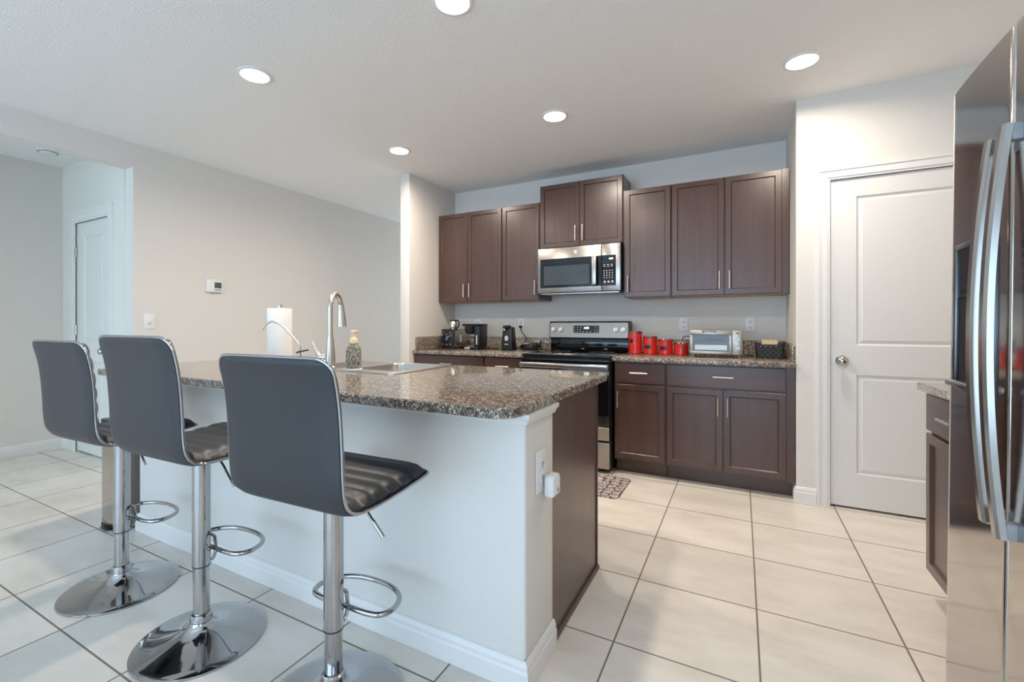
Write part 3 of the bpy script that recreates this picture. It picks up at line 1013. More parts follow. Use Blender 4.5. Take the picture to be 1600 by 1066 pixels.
def shell_sheet(lo, hi, o_in, o_out, inset=0.0, channel=0.0, pitch=0.075):
    """a padded sheet following the seat curve between two arc lengths; offsets run towards the sitter"""
    m = MB()
    us = [-1 + 2 * k / 14 for k in range(15)]
    A, B = [], []
    idx = [f for f in FR if lo - 1e-6 <= f[2] <= hi + 1e-6]
    for p, n, s in idx:
        hw = max(half_width(s) - inset, 0.02)
        edge_s = min(s - lo, hi - s)
        ra, rb = [], []
        for u in us:
            roll = 1 - abs(u) ** 10
            fo = o_in + (o_out - o_in) * (0.35 + 0.65 * roll) * min(1.0, 0.35 + edge_s / 0.02)
            if channel:
                fo += channel * (abs(math.sin(PI * (s - lo) / pitch)) ** 0.55 - 0.6) * roll
            ra.append(m.bm.verts.new(p + n * o_in + Vector((u * hw, 0, 0))))
            rb.append(m.bm.verts.new(p + n * fo + Vector((u * hw, 0, 0))))
        A.append(ra)
        B.append(rb)
    nu = len(us)
    for i in range(len(idx) - 1):
        for k in range(nu - 1):
            m.bm.faces.new((A[i][k], A[i][k + 1], A[i + 1][k + 1], A[i + 1][k]))
            m.bm.faces.new((B[i][k], B[i + 1][k], B[i + 1][k + 1], B[i][k + 1]))
        m.bm.faces.new((A[i][0], A[i + 1][0], B[i + 1][0], B[i][0]))
        m.bm.faces.new((A[i][-1], B[i][-1], B[i + 1][-1], A[i + 1][-1]))
    for i in (0, len(idx) - 1):
        for k in range(nu - 1):
            m.bm.faces.new((A[i][k], B[i][k], B[i][k + 1], A[i][k + 1]))
    return m


SB = next(s for p, n, s in FR if p.z < 0.70)        # where the back turns into the seat


def make_stool(label, loc, rz):
    t = thing('bar_stool', label, 'bar stool', loc, rz, 'bar stools at the island')
    ORIGIN[t.name] = Vector()
    MB().lathe((0, 0, 0), [(0.0005, 0.0008), (0.2185, 0.0008), (0.221, 0.003), (0.2205, 0.0065), (0.216, 0.009), (0.19, 0.0125), (0.15, 0.0185), (0.11, 0.027), (0.075, 0.038),
                           (0.052, 0.050), (0.039, 0.063), (0.034, 0.075), (0.0005, 0.075)], 72, False).build('base_plate', M['chrome'], t, angle=50)
    MB().lathe((0, 0, 0), [(0.02, 0.0755), (0.036, 0.0755), (0.0385, 0.080), (0.0365, 0.098), (0.033, 0.103), (0.0285, 0.104)], 36, False).build('collar', M['chrome'], t, angle=20)
    MB().cyl((0, 0, 0.104), (0, 0, 0.40), 0.0275, n=36).build('lower_post', M['chrome'], t)
    up = MB().cyl((0, 0, 0.2405), (0, 0, 0.662), 0.0305, n=36).build('post_sleeve', M['chrome'], t)
    MB().cyl((0, 0, 0.2365), (0, 0, 0.2403), 0.0312, n=36).build('sleeve_seal', M['black'], up)
    loop = smooth_path([(-0.10, 0.042, 0.287), (0, 0.042, 0.287), (0.10, 0.042, 0.287), (0.145, 0.058, 0.287), (0.160, 0.10, 0.287), (0.138, 0.155, 0.287), (0.08, 0.19, 0.287), (0, 0.2, 0.287),
                        (-0.08, 0.19, 0.287), (-0.138, 0.155, 0.287), (-0.160, 0.10, 0.287), (-0.145, 0.058, 0.287)], 5, True)
    foot = MB().tube(loop, 0.0088, 12, True)
    foot.tube(smooth_path([(0.012, 0.028, 0.345), (0.014, 0.04, 0.335), (0.014, 0.046, 0.30), (0.014, 0.046, 0.275), (0.012, 0.038, 0.252), (0.01, 0.028, 0.248)], 4), 0.006, 10)
    foot = foot.build('footrest', M['chrome'], t)
    mech = MB().box(-0.09, 0.09, -0.09, 0.09, 0.664, 0.6695, 0.002).cyl((0, 0, 0.635), (0, 0, 0.666), 0.038).build('swivel_plate', M['black'], t)
    lv = MB().tube(smooth_path([(0.07, 0.0, 0.660), (0.12, 0.0, 0.645), (0.155, 0.0, 0.612), (0.197, 0.0, 0.568)], 5), 0.0045, 10).build('lever', M['chrome'], mech)
    MB().cyl((0.16, 0.0, 0.607), (0.2, 0.0, 0.565), 0.0062, n=14).build('lever_grip', M['chrome'], lv)
    sh = shell_sheet(0.0, STOT, 0.0, -0.012).build('seat_shell', M['vinyl'], t, angle=60)
    bk = shell_sheet(0.006, SB, 0.0008, 0.03, 0.008, 0.009, 0.06).build('backrest_cushion', M['vinyl'], t, angle=60)
    st = shell_sheet(SB + 0.001, STOT - 0.004, 0.0008, 0.034, 0.008, 0.009, 0.058).build('seat_cushion', M['vinyl'], t, angle=60)
    # chrome strip round the edge of the shell
    side = [(p, n, s) for p, n, s in FR]
    right = [p + n * 0.002 + Vector((half_width(s) + 0.003, 0, 0)) for p, n, s in side]
    left = [p + n * 0.002 + Vector((-half_width(s) - 0.003, 0, 0)) for p, n, s in reversed(side)]
    loopc = [q for i, q in enumerate(right + left)]
    keep = [loopc[0]]
    for q in loopc[1:]:
        if (q - keep[-1]).length > 0.006:
            keep.append(q)
    tm = MB().tube(keep, 0.005, 10, True).build('chrome_trim', M['chrome'], t, angle=60)
    return t


st0 = make_stool('nearest black bar stool, right-hand one, largest in the photo', (-1.14, 1.025, 0), math.radians(2.4))
LIFT = ('post_sleeve', 'footrest', 'swivel_plate', 'seat_shell', 'backrest_cushion', 'seat_cushion', 'chrome_trim')
for loc, rz, lift, lab in (((-1.815, 0.994, 0), math.radians(1.5), 0.046, 'middle black bar stool of the three at the island'),
                           ((-2.498, 1.02, 0), math.radians(2), 0.018, 'furthest black bar stool, left-hand one, in front of the trash can')):
    s = dup(st0, loc, rz, lab)
    for c in s.children:
        if c.name.split('.')[0] in LIFT:
            c.location.z += lift

# ------------------------------------------------------------------ range
RX0, RX1 = -1.700, -0.920
rg = thing('range', 'stainless electric range with black glass top between the base cabinets', 'range', ((RX0 + RX1) / 2, 4.0, 0))
MB().box(RX0, RX1, 3.655, 4.40, 0.03, 0.925).build('body', M['black'], rg, smooth=False)
MB().box(RX0 - 0.001, RX1 + 0.001, 3.625, 4.30, 0.9255, 0.946, 0.004).build('cooktop', M['black_gloss'], rg)
for x, y, rr in ((-1.51, 3.80, 0.10), (-1.12, 3.80, 0.085), (-1.51, 4.12, 0.08), (-1.12, 4.12, 0.10)):
    MB().lathe((x, y, 0.9462), [(rr, 0.0001), (rr + 0.003, 0.0003), (rr + 0.005, 0.0001)], 40, False).build('burner_ring', M['grey'], rg)
door = MB().box(RX0 + 0.006, RX1 - 0.006, 3.612, 3.654, 0.268, 0.915, 0.005).build('oven_door', M['black_gloss'], rg)
MB().box(RX0 + 0.006, RX1 - 0.006, 3.608, 3.6115, 0.268, 0.372, 0.001, 1).build('steel_band', M['band_steel'], door)
MB().box(RX0 + 0.006, RX1 - 0.006, 3.606, 3.6115, 0.868, 0.90, 0.001, 1).build('top_band', M['black_gloss'], door)
MB().box(RX0 + 0.13, RX1 - 0.13, 3.6095, 3.6117, 0.44, 0.74).build('window', M['window_glass'], door)
hd = MB().box(RX0 + 0.004, RX1 - 0.004, 3.556, 3.584, 0.836, 0.878, 0.009, 3)
hd.box(RX0 + 0.03, RX0 + 0.06, 3.584, 3.6115, 0.845, 0.87, 0.002).box(RX1 - 0.06, RX1 - 0.03, 3.584, 3.6115, 0.845, 0.87, 0.002)
hd.build('door_handle', M['steel'], door)
MB().box(RX0 + 0.006, RX1 - 0.006, 3.612, 3.654, 0.04, 0.252, 0.004).build('storage_drawer', M['band_steel'], rg)
for x in (RX0 + 0.05, RX1 - 0.05):
    for y in (3.72, 4.33):
        MB().cyl((x, y, 0.0005), (x, y, 0.0298), 0.018).build('foot', M['black'], rg)
MB().box(RX0 + 0.004, RX1 - 0.004, 4.305, 4.40, 0.9465, 1.064, 0.003).build('splash_panel', M['black_gloss'], rg)
pn = MB().prism([(4.298, 1.0645), (4.285, 1.075), (4.305, 1.222), (4.315, 1.232), (4.40, 1.232), (4.40, 1.0645)], RX0 - 0.006, RX1 + 0.006, 'YZ').build('control_panel', M['black'], rg, smooth=False)
TP = Matrix.Translation((0, 4.289, 1.148)) @ Matrix.Rotation(math.atan2(-0.02, 0.147), 4, 'X')
MB().prism(rrect(RX0 + 0.004, RX1 - 0.004, -0.075, 0.07, 0.012, 4), -0.002, 0.004, 'XZ').build('steel_face', M['panel_steel'], pn, xf=TP)
MB().prism(rrect(-1.452, -1.196, -0.030, 0.042, 0.008, 4), -0.0046, -0.0022, 'XZ').build('display', M['black_gloss'], pn, xf=TP)
for x in (-1.655, -1.58, -1.035, -0.965):
    k = MB().cyl((x, -0.0025, 0.002), (x, -0.022, 0.002), 0.023, 0.020, 28).box(x - 0.004, x + 0.004, -0.034, -0.021, -0.017, 0.021, 0.002).build('knob', M['nickel'], pn, xf=TP)
marks = MB()
for x in [-1.44 + 0.03 * i for i in range(3)] + [-1.235, -1.212]:
    for z in (-0.018, 0.004, 0.026):
        marks.box(x - 0.005, x + 0.005, -0.0052, -0.0048, z - 0.0025, z + 0.0025)
for x in (-1.35, -1.315, -1.28):
    marks.box(x - 0.006, x + 0.006, -0.0052, -0.0048, -0.021, -0.016)
marks.build('printed_marks', M['mark'], pn, xf=TP)


def words(name, txt, size, mat, parent, loc, rot, extrude=0.0004):
    c = bpy.data.curves.new(name, 'FONT')
    c.body = txt
    c.size = size
    c.align_x = 'CENTER'
    c.align_y = 'CENTER'
    c.extrude = extrude
    tmp = bpy.data.objects.new('tmp', c)
    COL.objects.link(tmp)
    dg = bpy.context.evaluated_depsgraph_get()
    me = bpy.data.meshes.new_from_object(tmp.evaluated_get(dg))
    bpy.data.objects.remove(tmp)
    me.materials.clear()
    me.materials.append(mat)
    me.transform(Matrix.Translation(Vector(loc)) @ rot)
    me.transform(Matrix.Translation(-ORIGIN[parent.name]))
    o = bpy.data.objects.new(name, me)
    COL.objects.link(o)
    o.parent = parent
    return o


FACE = Matrix.Rotation(PI / 2, 4, 'X')
words('clock_digits', '4:08', 0.03, M['digits'], pn, TP @ Vector((-1.322, -0.0052, 0.018)), Matrix.Rotation(math.atan2(-0.02, 0.147), 4, 'X') @ FACE)

# ------------------------------------------------------------------ microwave
MX0, MX1, MY = -1.722, -0.934, 4.03
mw = thing('microwave', 'stainless over-the-range microwave under the short upper cabinet', 'microwave', ((MX0 + MX1) / 2, 4.24, 1.5))
MB().box(MX0 + 0.002, MX1 - 0.002, 4.058, 4.436, 1.497, 1.9325).build('body', M['black'], mw, smooth=False)
dr = MB().box(MX0, -1.1025, MY, 4.057, 1.500, 1.922, 0.006).build('door', M['steel'], mw)
cp = MB().box(-1.1, MX1, MY, 4.057, 1.500, 1.922, 0.006).build('control_side', M['steel'], mw)
MB().box(-1.694, -1.104, MY - 0.003, MY - 0.0003, 1.548, 1.820, 0.002, 1).build('black_frame', M['black_gloss'], dr)
MB().prism(rrect(-1.656, -1.212, 1.572, 1.752, 0.004, 3), MY - 0.0045, MY - 0.0032, 'XZ').build('window', M['window_glass'], dr)
hm = MB().box(-1.183, -1.140, MY - 0.045, MY - 0.028, 1.556, 1.818, 0.007, 3)
hm.box(-1.175, -1.148, MY - 0.03, MY - 0.0032, 1.562, 1.585, 0.002).box(-1.175, -1.148, MY - 0.03, MY - 0.0032, 1.79, 1.812, 0.002)
hm.build('handle', M['steel'], dr)
MB().box(-1.0985, -0.974, MY - 0.003, MY - 0.0003, 1.548, 1.820, 0.002, 1).build('keypad_panel', M['black_gloss'], cp)
km = MB()
for r_, z in enumerate((1.735, 1.720)):
    for c_ in range(3):
        km.box(-1.076 + 0.033 * c_ - 0.009, -1.076 + 0.033 * c_ + 0.009, MY - 0.0037, MY - 0.0031, z - 0.003, z + 0.003)
for r_ in range(4):
    for c_ in range(4):
        x = -1.078 + 0.024 * c_
        km.box(x - 0.0045, x + 0.0045, MY - 0.0037, MY - 0.0031, 1.682 - 0.021 * r_ - 0.0045, 1.682 - 0.021 * r_ + 0.0045)
for c_ in range(3):
    km.cyl((-1.072 + 0.034 * c_, MY - 0.0031, 1.583), (-1.072 + 0.034 * c_, MY - 0.0037, 1.583), 0.010, n=20)
km.build('keypad_marks', M['mark'], cp)
words('clock_digits', '4:08', 0.022, M['digits'], cp, (-1.018, MY - 0.0034, 1.787), FACE)
bd = MB().cyl((-1.345, MY - 0.0005, 1.872), (-1.345, MY - 0.003, 1.872), 0.018, n=32).build('badge', M['white'], dr)
bg = MB().tube([(-1.345 + 0.0145 * math.cos(2 * PI * i / 28), MY - 0.0033, 1.872 + 0.0145 * math.sin(2 * PI * i / 28)) for i in range(28)], 0.0011, 6, True)
bg.tube(smooth_path([(-1.354, MY - 0.0033, 1.877), (-1.359, MY - 0.0033, 1.870), (-1.352, MY - 0.0033, 1.865), (-1.347, MY - 0.0033, 1.872), (-1.350, MY - 0.0033, 1.866)], 4), 0.0012, 6)
bg.tube(smooth_path([(-1.333, MY - 0.0033, 1.879), (-1.341, MY - 0.0033, 1.878), (-1.337, MY - 0.0033, 1.873), (-1.342, MY - 0.0033, 1.867), (-1.332, MY - 0.0033, 1.866)], 4), 0.0012, 6)
bg.build('monogram', M['grey'], bd)
un = MB().box(MX0 + 0.02, MX1 - 0.02, 4.062, 4.43, 1.489, 1.4968).build('underside', M['steel'], mw, smooth=False)
for x0, x1 in ((-1.69, -1.51), (-1.13, -0.97)):
    MB().box(x0, x1, 4.10, 4.24, 1.4865, 1.4888).build('grease_filter', M['grey'], un, smooth=False)
MB().box(-1.47, -1.17, 4.085, 4.16, 1.4865, 1.4888).build('vent', M['black'], un, smooth=False)

# ------------------------------------------------------------------ refrigerator
fr = thing('refrigerator', 'tall stainless side-by-side refrigerator at the right edge of the photo', 'refrigerator', (1.3895, 1.31, 0))
fr.rotation_euler = (0, math.radians(0.6), 0)
FZ = Vector((1.40, 1.31, 0))
ORIGIN[fr.name] = FZ
FT = 1.843
MB().box(0.612, 1.39, 0.862, 1.766, 0.014, FT - 0.012, 0.004).build('cabinet_body', M['grey'], fr)


def fridge_door(y0, y1, name, r1, r0):
    m = MB()
    w = y1 - y0
    xf, xb = 0.508, 0.604
    # plan of the door: gently bowed front with rounded outer edges
    d1, d0 = r1 * 0.55, r0 * 0.55
    e1, e0 = (0.010, 0.0) if r1 > r0 else (0.0, 0.010)
    plan = [(xb, y1)]
    for k in range(0, 7):
        a = PI / 2 * k / 7
        plan.append((xf + e1 + d1 - d1 * math.sin(a), y1 - r1 * (1 - math.cos(a))))
    n = 16
    for k in range(n + 1):
        t = k / n
        plan.append((xf + (0.010 * (1 - t) ** 2 if r1 > r0 else 0.010 * t ** 2), y1 - r1 - (w - r1 - r0) * t))
    for k in range(6, -1, -1):
        a = PI / 2 * k / 7
        plan.append((xf + e0 + d0 - d0 * math.sin(a), y0 + r0 * (1 - math.cos(a))))
    plan.append((xb, y0))
    rings = []
    for z, s in ((0.062, 0.006), (0.068, 0.0), (FT - 0.010, 0.0), (FT, 0.010)):
        rings.append([(x + (s if x < 0.6 else 0), y + (-s if y > y1 - 0.02 else s if y < y0 + 0.02 else 0), z) for x, y in plan])
    m._quads(rings, True, True)
    return m.build(name, M['steel_v'], fr, angle=40)


dl = fridge_door(1.386, 1.768, 'freezer_door', 0.055, 0.012)
dr = fridge_door(0.866, 1.380, 'fridge_door', 0.012, 0.055)
MB().box(0.62, 1.36, 0.88, 1.75, 0.0135, 0.058).build('kick_grille', M['black'], fr, smooth=False)


def fridge_handle(y, door, z0, z1):
    n = 30
    path = []
    for k in range(n + 1):
        t = k / n
        path.append((0.486 - 0.026 * (1 - (2 * t - 1) ** 2), z0 + (z1 - z0) * t))
    m = MB()
    rings = []
    for i, (x, z) in enumerate(path):
        rings.append([(x + px, y + py, z) for px, py in ((-0.008, -0.009), (-0.003, -0.0145), (0.008, -0.0145), (0.008, 0.0145), (-0.003, 0.0145), (-0.008, 0.009))])
    m._quads(rings, True, True)
    h = m.build('handle', M['satin'], door, angle=30)
    for z in (z0 + 0.018, z1 - 0.018):
        MB().box(0.492, 0.5195, y - 0.013, y + 0.013, z - 0.017, z + 0.017, 0.002).build('handle_mount', M['grey'], h)


fridge_handle(1.415, dl, 0.748, 1.602)
fridge_handle(1.352, dr, 0.738, 1.612)
# ice and water dispenser on the freezer door
dp = MB()
for a, b, c, d in ((1.452, 1.466, 1.02, 1.40), (1.634, 1.648, 1.02, 1.40), (1.466, 1.634, 1.386, 1.40), (1.466, 1.634, 1.02, 1.03)):
    dp.box(0.498, 0.5125, a, b, c, d, 0.003)
dp = dp.build('dispenser_frame', M['dark_steel'], dl)
MB().box(0.503, 0.5122, 1.4665, 1.6335, 1.262, 1.3855).build('dispenser_controls', M['black_gloss'], dp, smooth=False)
MB().box(0.5062, 0.5122, 1.4665, 1.6335, 1.0305, 1.2615).build('dispenser_recess', M['black_matt'], dp, smooth=False)
MB().box(0.478, 0.5058, 1.468, 1.632, 1.0305, 1.046, 0.005).build('drip_tray', M['steel'], dp)
km = MB()
for z in (1.29, 1.315, 1.34, 1.362):
    km.box(0.5024, 0.5029, 1.49, 1.503, z - 0.003, z + 0.003).box(0.5024, 0.5029, 1.52, 1.533, z - 0.003, z + 0.003)
km.build('button_marks', M['mark'], dp)

# ------------------------------------------------------------------ things on the worktops
WT = 0.9405
cn = None
for x, y, h, lab in ((-0.836, 4.175, 0.185, 'tallest red canister, next to the range'), (-0.707, 4.175, 0.146, 'second tallest red canister, right of the tallest'),
                     (-0.578, 4.17, 0.122, 'second shortest red canister, third from the range'), (-0.452, 4.165, 0.096, 'shortest red canister, next to the toaster oven')):
    t = thing('canister', lab, 'canister', (x, y, WT), 0, 'red canisters on the worktop')
    R0 = 0.058
    MB().lathe((x, y, WT), [(0.0005, 0.0003), (R0 - 0.003, 0.0003), (R0, 0.004), (R0, h - 0.008), (R0 + 0.003, h - 0.004), (R0 + 0.003, h), (R0 - 0.004, h), (0.0005, h)], 40, False).build('jar', M['red'], t)
    MB().lathe((x, y, WT + h), [(0.0005, 0.0005), (R0 + 0.002, 0.0005), (R0 + 0.003, 0.004), (R0 - 0.002, 0.013), (R0 - 0.02, 0.016), (0.0005, 0.017)], 40, False).build('lid', M['glass'], t)
    a = math.radians(-78)
    cx_, cy_ = math.cos(a), math.sin(a)
    tx_, ty_ = -cy_, cx_
    P = lambda rr, ss, z: (x + cx_ * rr + tx_ * ss, y + cy_ * rr + ty_ * ss, WT + z)
    cl = MB()
    for s_ in (-0.011, 0.011):
        cl.tube([P(R0 + 0.004, s_, h * 0.62), P(R0 + 0.009, s_, h * 0.75), P(R0 + 0.007, s_, h + 0.004), P(R0 - 0.004, s_, h + 0.017)], 0.0016, 8)
    cl.tube([P(R0 + 0.004, -0.011, h * 0.62), P(R0 + 0.004, 0.011, h * 0.62)], 0.0016, 8)
    cl.build('clamp', M['chrome'], t)
    th_ = MB()
    if h < 0.18 and h > 0.11:
        ring = []
        for aa in (-128, -118, -108, -98, -88, -77):
            ar = math.radians(aa)
            ring.append([(x + math.cos(ar) * rr, y + math.sin(ar) * rr, WT + z) for rr, z in ((R0 + 0.0006, h * 0.34), (R0 + 0.0025, h * 0.34), (R0 + 0.0025, h * 0.34 + 0.03), (R0 + 0.0006, h * 0.34 + 0.03))])
        th_._quads(ring)
        th_.build('label_plate', M['black'], t, smooth=False)
    elif h > 0.18:
        c0 = Vector((x + math.cos(math.radians(-114)) * (R0 + 0.0006), y + math.sin(math.radians(-114)) * (R0 + 0.0006), WT + 0.115))
        nn = Vector((math.cos(math.radians(-114)), math.sin(math.radians(-114)), 0))
        th_.cyl(c0, c0 + nn * 0.003, 0.018, n=24).build('label_plate', M['black'], t)

# toaster oven
to = thing('toaster_oven', 'silver toaster oven with glass door on the right worktop', 'toaster oven', (-0.175, 4.07, WT))
TX0, TX1, TY = -0.366, 0.014, 3.95
MB().box(TX0, TX1, TY + 0.012, 4.23, 0.962, 1.158, 0.006).build('body', M['champagne'], to)
fm = MB()
DX1 = TX1 - 0.075
for a, b, c, d in ((TX0 + 0.004, DX1, 1.118, 1.154), (TX0 + 0.004, DX1, 0.97, 0.99), (TX0 + 0.004, TX0 + 0.026, 0.99, 1.118), (DX1 - 0.02, DX1, 0.99, 1.118)):
    fm.box(a, b, TY, TY + 0.0115, c, d, 0.002)
od = fm.build('door_frame', M['champagne'], to)
MB().box(TX0 + 0.026, DX1 - 0.02, TY + 0.004, TY + 0.008, 0.99, 1.118).build('door_glass', M['window_glass'], od, smooth=False)
rk = MB()
for z in (1.052, 1.085):
    rk.cyl((TX0 + 0.03, TY + 0.0025, z), (DX1 - 0.024, TY + 0.0025, z), 0.0022, n=8)
rk.box(TX0 + 0.04, DX1 - 0.035, TY + 0.0018, TY + 0.0035, 1.0, 1.04)
rk.build('rack', M['champagne'], od)
hx0, hx1 = TX0 + 0.095, TX0 + 0.195
MB().cyl((hx0, TY - 0.03, 1.15), (hx1, TY - 0.03, 1.15), 0.007).cyl((hx0 + 0.006, TY - 0.03, 1.15), (hx0 + 0.006, TY, 1.143), 0.007).cyl((hx1 - 0.006, TY - 0.03, 1.15), (hx1 - 0.006, TY, 1.143), 0.007).build('door_handle', M['champagne'], od)
pnl = MB().box(DX1 + 0.002, TX1 - 0.003, TY, TY + 0.0115, 0.965, 1.155, 0.002).build('control_panel', M['champagne'], to)
for z in (1.086, 1.018):
    MB().cyl((DX1 + 0.038, TY, z), (DX1 + 0.038, TY - 0.016, z), 0.0185, 0.0165).box(DX1 + 0.0355, DX1 + 0.0405, TY - 0.021, TY - 0.0155, z - 0.015, z + 0.015, 0.001).build('knob', M['champagne'], pnl)
MB().box(DX1 + 0.03, DX1 + 0.046, TY - 0.0012, TY, 1.128, 1.136).build('badge_mark', M['dark_mark'], pnl, smooth=False)
for x in (TX0 + 0.025, TX1 - 0.025):
    for y in (TY + 0.035, 4.19):
        MB().cyl((x, y, WT + 0.0003), (x, y, 0.9618), 0.012, n=16).build('foot', M['grey'], to)
cd = MB().tube(smooth_path([(TX0 + 0.002, 4.18, 1.09), (TX0 - 0.03, 4.22, 1.1), (TX0 - 0.075, 4.28, 1.09), (TX0 - 0.10, 4.33, 1.04), (TX0 - 0.105, 4.36, 0.975), (TX0 - 0.09, 4.38, WT + 0.0045)], 6), 0.004, 8).build('power_cord', M['black'], to)

# woven basket
bk = thing('basket', 'black woven basket with a tan lining in the right corner of the worktop', 'basket', (0.19, 4.16, WT))
b1 = MB()
lv = [(0.0, 0.0004), (0.0, 0.004), (0.012, 0.122), (0.013, 0.126)]
def brect(d):
    return rrect(0.108 - d, 0.278 + d, 4.05 - d, 4.27 + d * 0.5, 0.014, 3)
b1._quads([[(x, y, WT + z) for x, y in brect(d)] for d, z in ((0.0, 0.0004), (0.012, 0.124), (0.006, 0.124), (-0.006, 0.012))], True, True)
b1.build('weave_body', M['weave'], bk, smooth=False)
ln = MB()
ln._quads([[(x, y, WT + z) for x, y in brect(d)] for d, z in ((-0.008, 0.014), (0.003, 0.12))], True, False)
ln.bm.faces.new([ln.bm.verts.new((x, y, WT + 0.07)) for x, y in brect(-0.003)])
ln.build('lining', M['linen'], bk, smooth=False)
fl = MB()
random.seed(3)
N_ = 16
top = [(0.14 + 0.105 * i / N_, 0.012 * abs(math.sin(i * 1.3)) + 0.004 * (i % 3)) for i in range(N_ + 1)]
fl._quads([[(x, 4.034, WT + 0.108 + 0.004 * math.sin(i * 2.1)) for i, (x, e) in enumerate(top)], [(x, 4.0365, WT + 0.128 + e) for x, e in top],
           [(x, 4.06, WT + 0.131 + e) for x, e in top], [(x, 4.066, WT + 0.118) for x, e in top]], False, False)
fl.build('lining_fold', M['linen'], bk)
st = MB()
for x in (0.135, 0.168, 0.20, 0.235):
    st.cyl((x, 4.0398, WT + 0.094), (x, 4.0368, WT + 0.094), 0.0032, n=10)
st.build('studs', M['mark'], bk)

# toaster with carafe on it
tt = thing('toaster', 'black and chrome toaster in the left corner of the worktop', 'toaster', (-2.785, 4.2, WT))
MB().box(-2.857, -2.705, 4.075, 4.33, WT + 0.012, 1.148, 0.018, 3).build('body', M['steel'], tt)
fc = MB().box(-2.863, -2.70, 4.045, 4.0745, WT + 0.006, 1.152, 0.014, 3).build('front_panel', M['black'], tt)
kk = MB()
for x, z in ((-2.835, 1.118), (-2.745, 1.112), (-2.845, 1.09), (-2.79, 1.095), (-2.765, 1.075), (-2.735, 1.082), (-2.84, 0.99), (-2.79, 0.985), (-2.745, 0.99)):
    kk.box(x - 0.006, x + 0.006, 4.0435, 4.0455, z - 0.004, z + 0.004)
kk.build('button_marks', M['mark'], fc)
MB().box(-2.80, -2.77, 4.025, 4.0455, 1.03, 1.045, 0.004).build('lever', M['chrome'], fc)
MB().cyl((-2.775, 4.0455, 1.06), (-2.775, 4.03, 1.06), 0.013, n=20).build('dial', M['chrome'], fc)
MB().box(-2.7055, -2.7035, 4.17, 4.215, 1.01, 1.085).build('sticker', M['white'], tt, smooth=False)
sl = MB().box(-2.83, -2.80, 4.10, 4.31, 1.1475, 1.1492).box(-2.76, -2.73, 4.10, 4.31, 1.1475, 1.1492).build('bread_slot', M['black'], tt, smooth=False)
for x in (-2.84, -2.72):
    for y in (4.06, 4.31):
        MB().cyl((x, y, WT + 0.0003), (x, y, WT + 0.0122), 0.011, n=14).build('foot', M['black'], tt)
kx, ky, kz = -2.80, 4.19, 1.1496
ca = thing('coffee_carafe', 'small silver glass carafe with black handle standing on the toaster', 'carafe', (kx, ky, kz))
MB().lathe((kx, ky, kz), [(0.0005, 0.0003), (0.042, 0.0003), (0.047, 0.006), (0.05, 0.03), (0.044, 0.075), (0.038, 0.088), (0.0005, 0.088)], 32, False).build('jug', M['steel_sink'], ca)
MB().lathe((kx, ky, kz), [(0.0005, 0.0885), (0.041, 0.0885), (0.042, 0.097), (0.03, 0.103), (0.0005, 0.104)], 32, False).build('lid', M['black'], ca)
MB().tube(smooth_path([(kx + 0.036, ky - 0.012, kz + 0.094), (kx + 0.07, ky - 0.02, kz + 0.096), (kx + 0.088, ky - 0.026, kz + 0.08), (kx + 0.088, ky - 0.026, kz + 0.045), (kx + 0.074, ky - 0.022, kz + 0.02), (kx + 0.049, ky - 0.014, kz + 0.018)], 5), 0.0075, 10, sy=1.3).build('handle', M['black'], ca)

# coffee maker
cm = thing('coffee_maker', 'black drip coffee maker without its carafe, beside the toaster', 'coffee maker', (-2.48, 4.14, WT))
MB().box(-2.575, -2.40, 4.04, 4.23, WT + 0.0004, WT + 0.028, 0.01).build('base', M['black'], cm)
MB().lathe((-2.525, 4.105, WT + 0.0283), [(0.0005, 0.0), (0.05, 0.0), (0.05, 0.004), (0.0005, 0.004)], 32, False).build('hot_plate', M['grey'], cm)
MB().box(-2.455, -2.392, 4.06, 4.235, WT + 0.0285, 1.1855, 0.008).build('water_tank', M['black'], cm)
MB().lathe((-2.525, 4.115, 1.1), [(0.0005, 0.0), (0.04, 0.0), (0.062, 0.02), (0.07, 0.085), (0.0005, 0.085)], 32, False).build('brew_basket', M['black'], cm)
MB().box(-2.598, -2.388, 4.05, 4.238, 1.186, 1.208, 0.008).build('lid', M['black_gloss'], cm)
MB().box(-2.56, -2.495, 4.0375, 4.0402, WT + 0.006, WT + 0.022).build('label_mark', M['mark'], cm, smooth=False)
MB().cyl((-2.425, 4.06, WT + 0.06), (-2.425, 4.057, WT + 0.06), 0.009).build('power_button', M['grey'], cm)
MB().box(-2.43, -2.415, 4.0575, 4.0602, 0.99, 1.09).build('water_gauge', M['mark'], cm, smooth=False)
cd = MB().tube(smooth_path([(-2.393, 4.2, WT + 0.02), (-2.36, 4.17, WT + 0.005), (-2.31, 4.12, WT + 0.0045), (-2.26, 4.14, WT + 0.0045), (-2.22, 4.10, WT + 0.0045), (-2.18, 4.12, WT + 0.0045)], 6), 0.004, 8).build('power_cord', M['black'], cm)

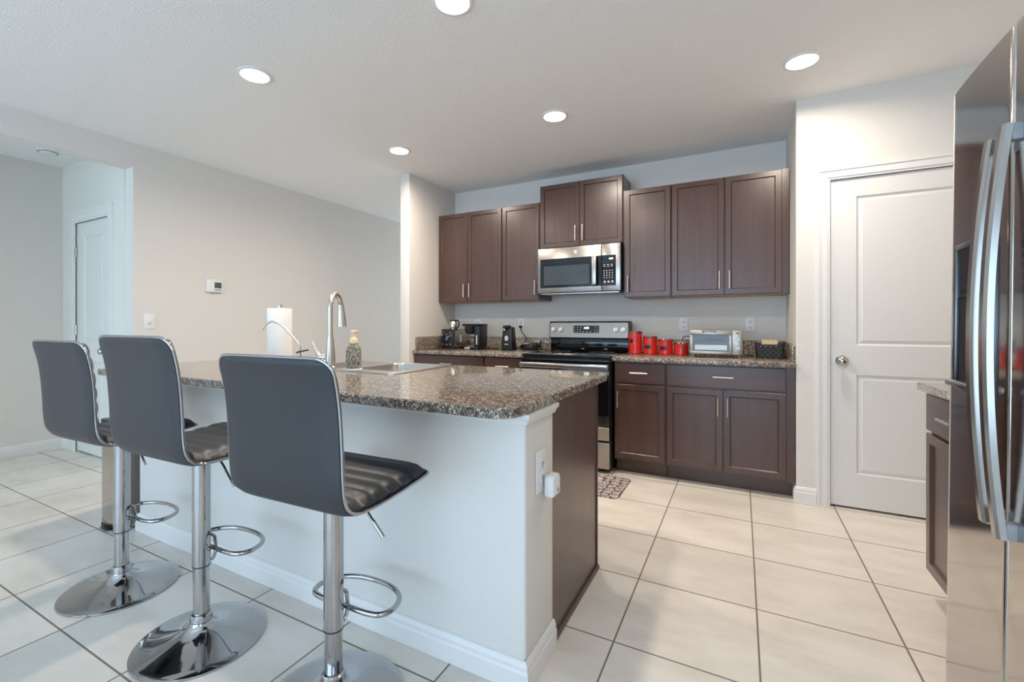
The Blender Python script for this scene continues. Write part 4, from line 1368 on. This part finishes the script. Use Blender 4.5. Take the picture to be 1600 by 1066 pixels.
# can opener
op = thing('can_opener', 'upright black electric can opener left of the plugged-in outlet', 'can opener', (-2.06, 4.08, WT))
ob = MB()
ob._quads([[(x, y, WT + z) for x, y in rrect(-2.06 - w, -2.06 + w, 4.085 - d, 4.085 + d, 0.018, 4)] for w, d, z in
           ((0.062, 0.055, 0.0004), (0.064, 0.057, 0.006), (0.060, 0.05, 0.12), (0.052, 0.045, 0.22), (0.045, 0.038, 0.236))])
ob.build('body', M['black'], op)
MB().prism([(-2.10, 1.172), (-2.085, 1.19), (-2.03, 1.194), (-2.015, 1.184), (-2.02, 1.174), (-2.06, 1.17)], 4.01, 4.05, 'XZ').build('lever', M['black'], op, smooth=False)
MB().cyl((-2.08, 4.046, 1.15), (-2.08, 4.022, 1.15), 0.012).build('cutter', M['chrome'], op)
MB().prism([(-2.075, 1.04), (-2.045, 1.04), (-2.04, 1.07), (-2.05, 1.088), (-2.07, 1.088), (-2.08, 1.07)], 4.027, 4.034, 'XZ').build('magnet_guide', M['mark'], op, smooth=False)
MB().box(-2.08, -2.04, 4.0265, 4.0295, 1.0, 1.008).build('printed_mark', M['mark'], op, smooth=False)
cord = MB().tube(smooth_path([(-2.0, 4.13, WT + 0.02), (-1.99, 4.2, WT + 0.03), (-2.0, 4.36, 1.04), (-2.03, 4.395, 1.085), (-2.07, 4.41, 1.12), (-2.088, 4.415, 1.17), (-2.088, 4.418, 1.178)], 6), 0.004, 8).build('power_cord', M['black'], op)
MB().box(-2.103, -2.073, 4.405, 4.4298, 1.162, 1.192, 0.005).build('plug', M['black'], cord)

# sandwich press
sm = thing('sandwich_maker', 'low black clamshell sandwich maker beside the range', 'sandwich maker', (-1.86, 4.18, WT))
def disc(zs_, y0=4.19, x0=-1.87):
    return [[(x0 + rx * math.cos(t), y0 + rx * 0.85 * math.sin(t), WT + z + tilt * math.cos(t)) for t in [2 * PI * i / 36 for i in range(36)]] for rx, z, tilt in zs_]
m = MB()
m._quads(disc([(0.085, 0.006, 0), (0.105, 0.014, 0), (0.112, 0.03, 0), (0.112, 0.036, 0)]))
m.build('base', M['black'], sm)
m = MB()
m._quads(disc([(0.112, 0.039, 0.002), (0.112, 0.046, 0.006), (0.10, 0.066, 0.01), (0.05, 0.078, 0.01)]))
m.build('lid', M['black_gloss'], sm)
MB().tube(smooth_path([(-1.77, 4.15, WT + 0.05), (-1.745, 4.135, WT + 0.07), (-1.725, 4.125, WT + 0.095)], 5), 0.014, 12, sy=0.6).box(-1.768, -1.725, 4.125, 4.165, WT + 0.018, WT + 0.034, 0.005).build('handle', M['black'], sm)
MB().tube(smooth_path([(-1.91, 4.10, WT + 0.068), (-1.885, 4.095, WT + 0.072), (-1.87, 4.092, WT + 0.070), (-1.85, 4.094, WT + 0.075)], 5), 0.003, 8).build('badge', M['mark'], sm)
for x in (-1.93, -1.81):
    for y in (4.14, 4.24):
        MB().cyl((x, y, WT + 0.0003), (x, y, WT + 0.0085), 0.01, n=12).build('foot', M['black'], sm)

# kitchen mat
km = MB()
km.prism(rrect(-1.72, -0.745, 3.125, 3.585, 0.05, 6), 0.0006, 0.008)
kmo = km.build('kitchen_mat', M['rug'], smooth=False)
tag(kmo, 'pink-grey kitchen mat with dark scroll pattern on the floor before the range', 'mat')
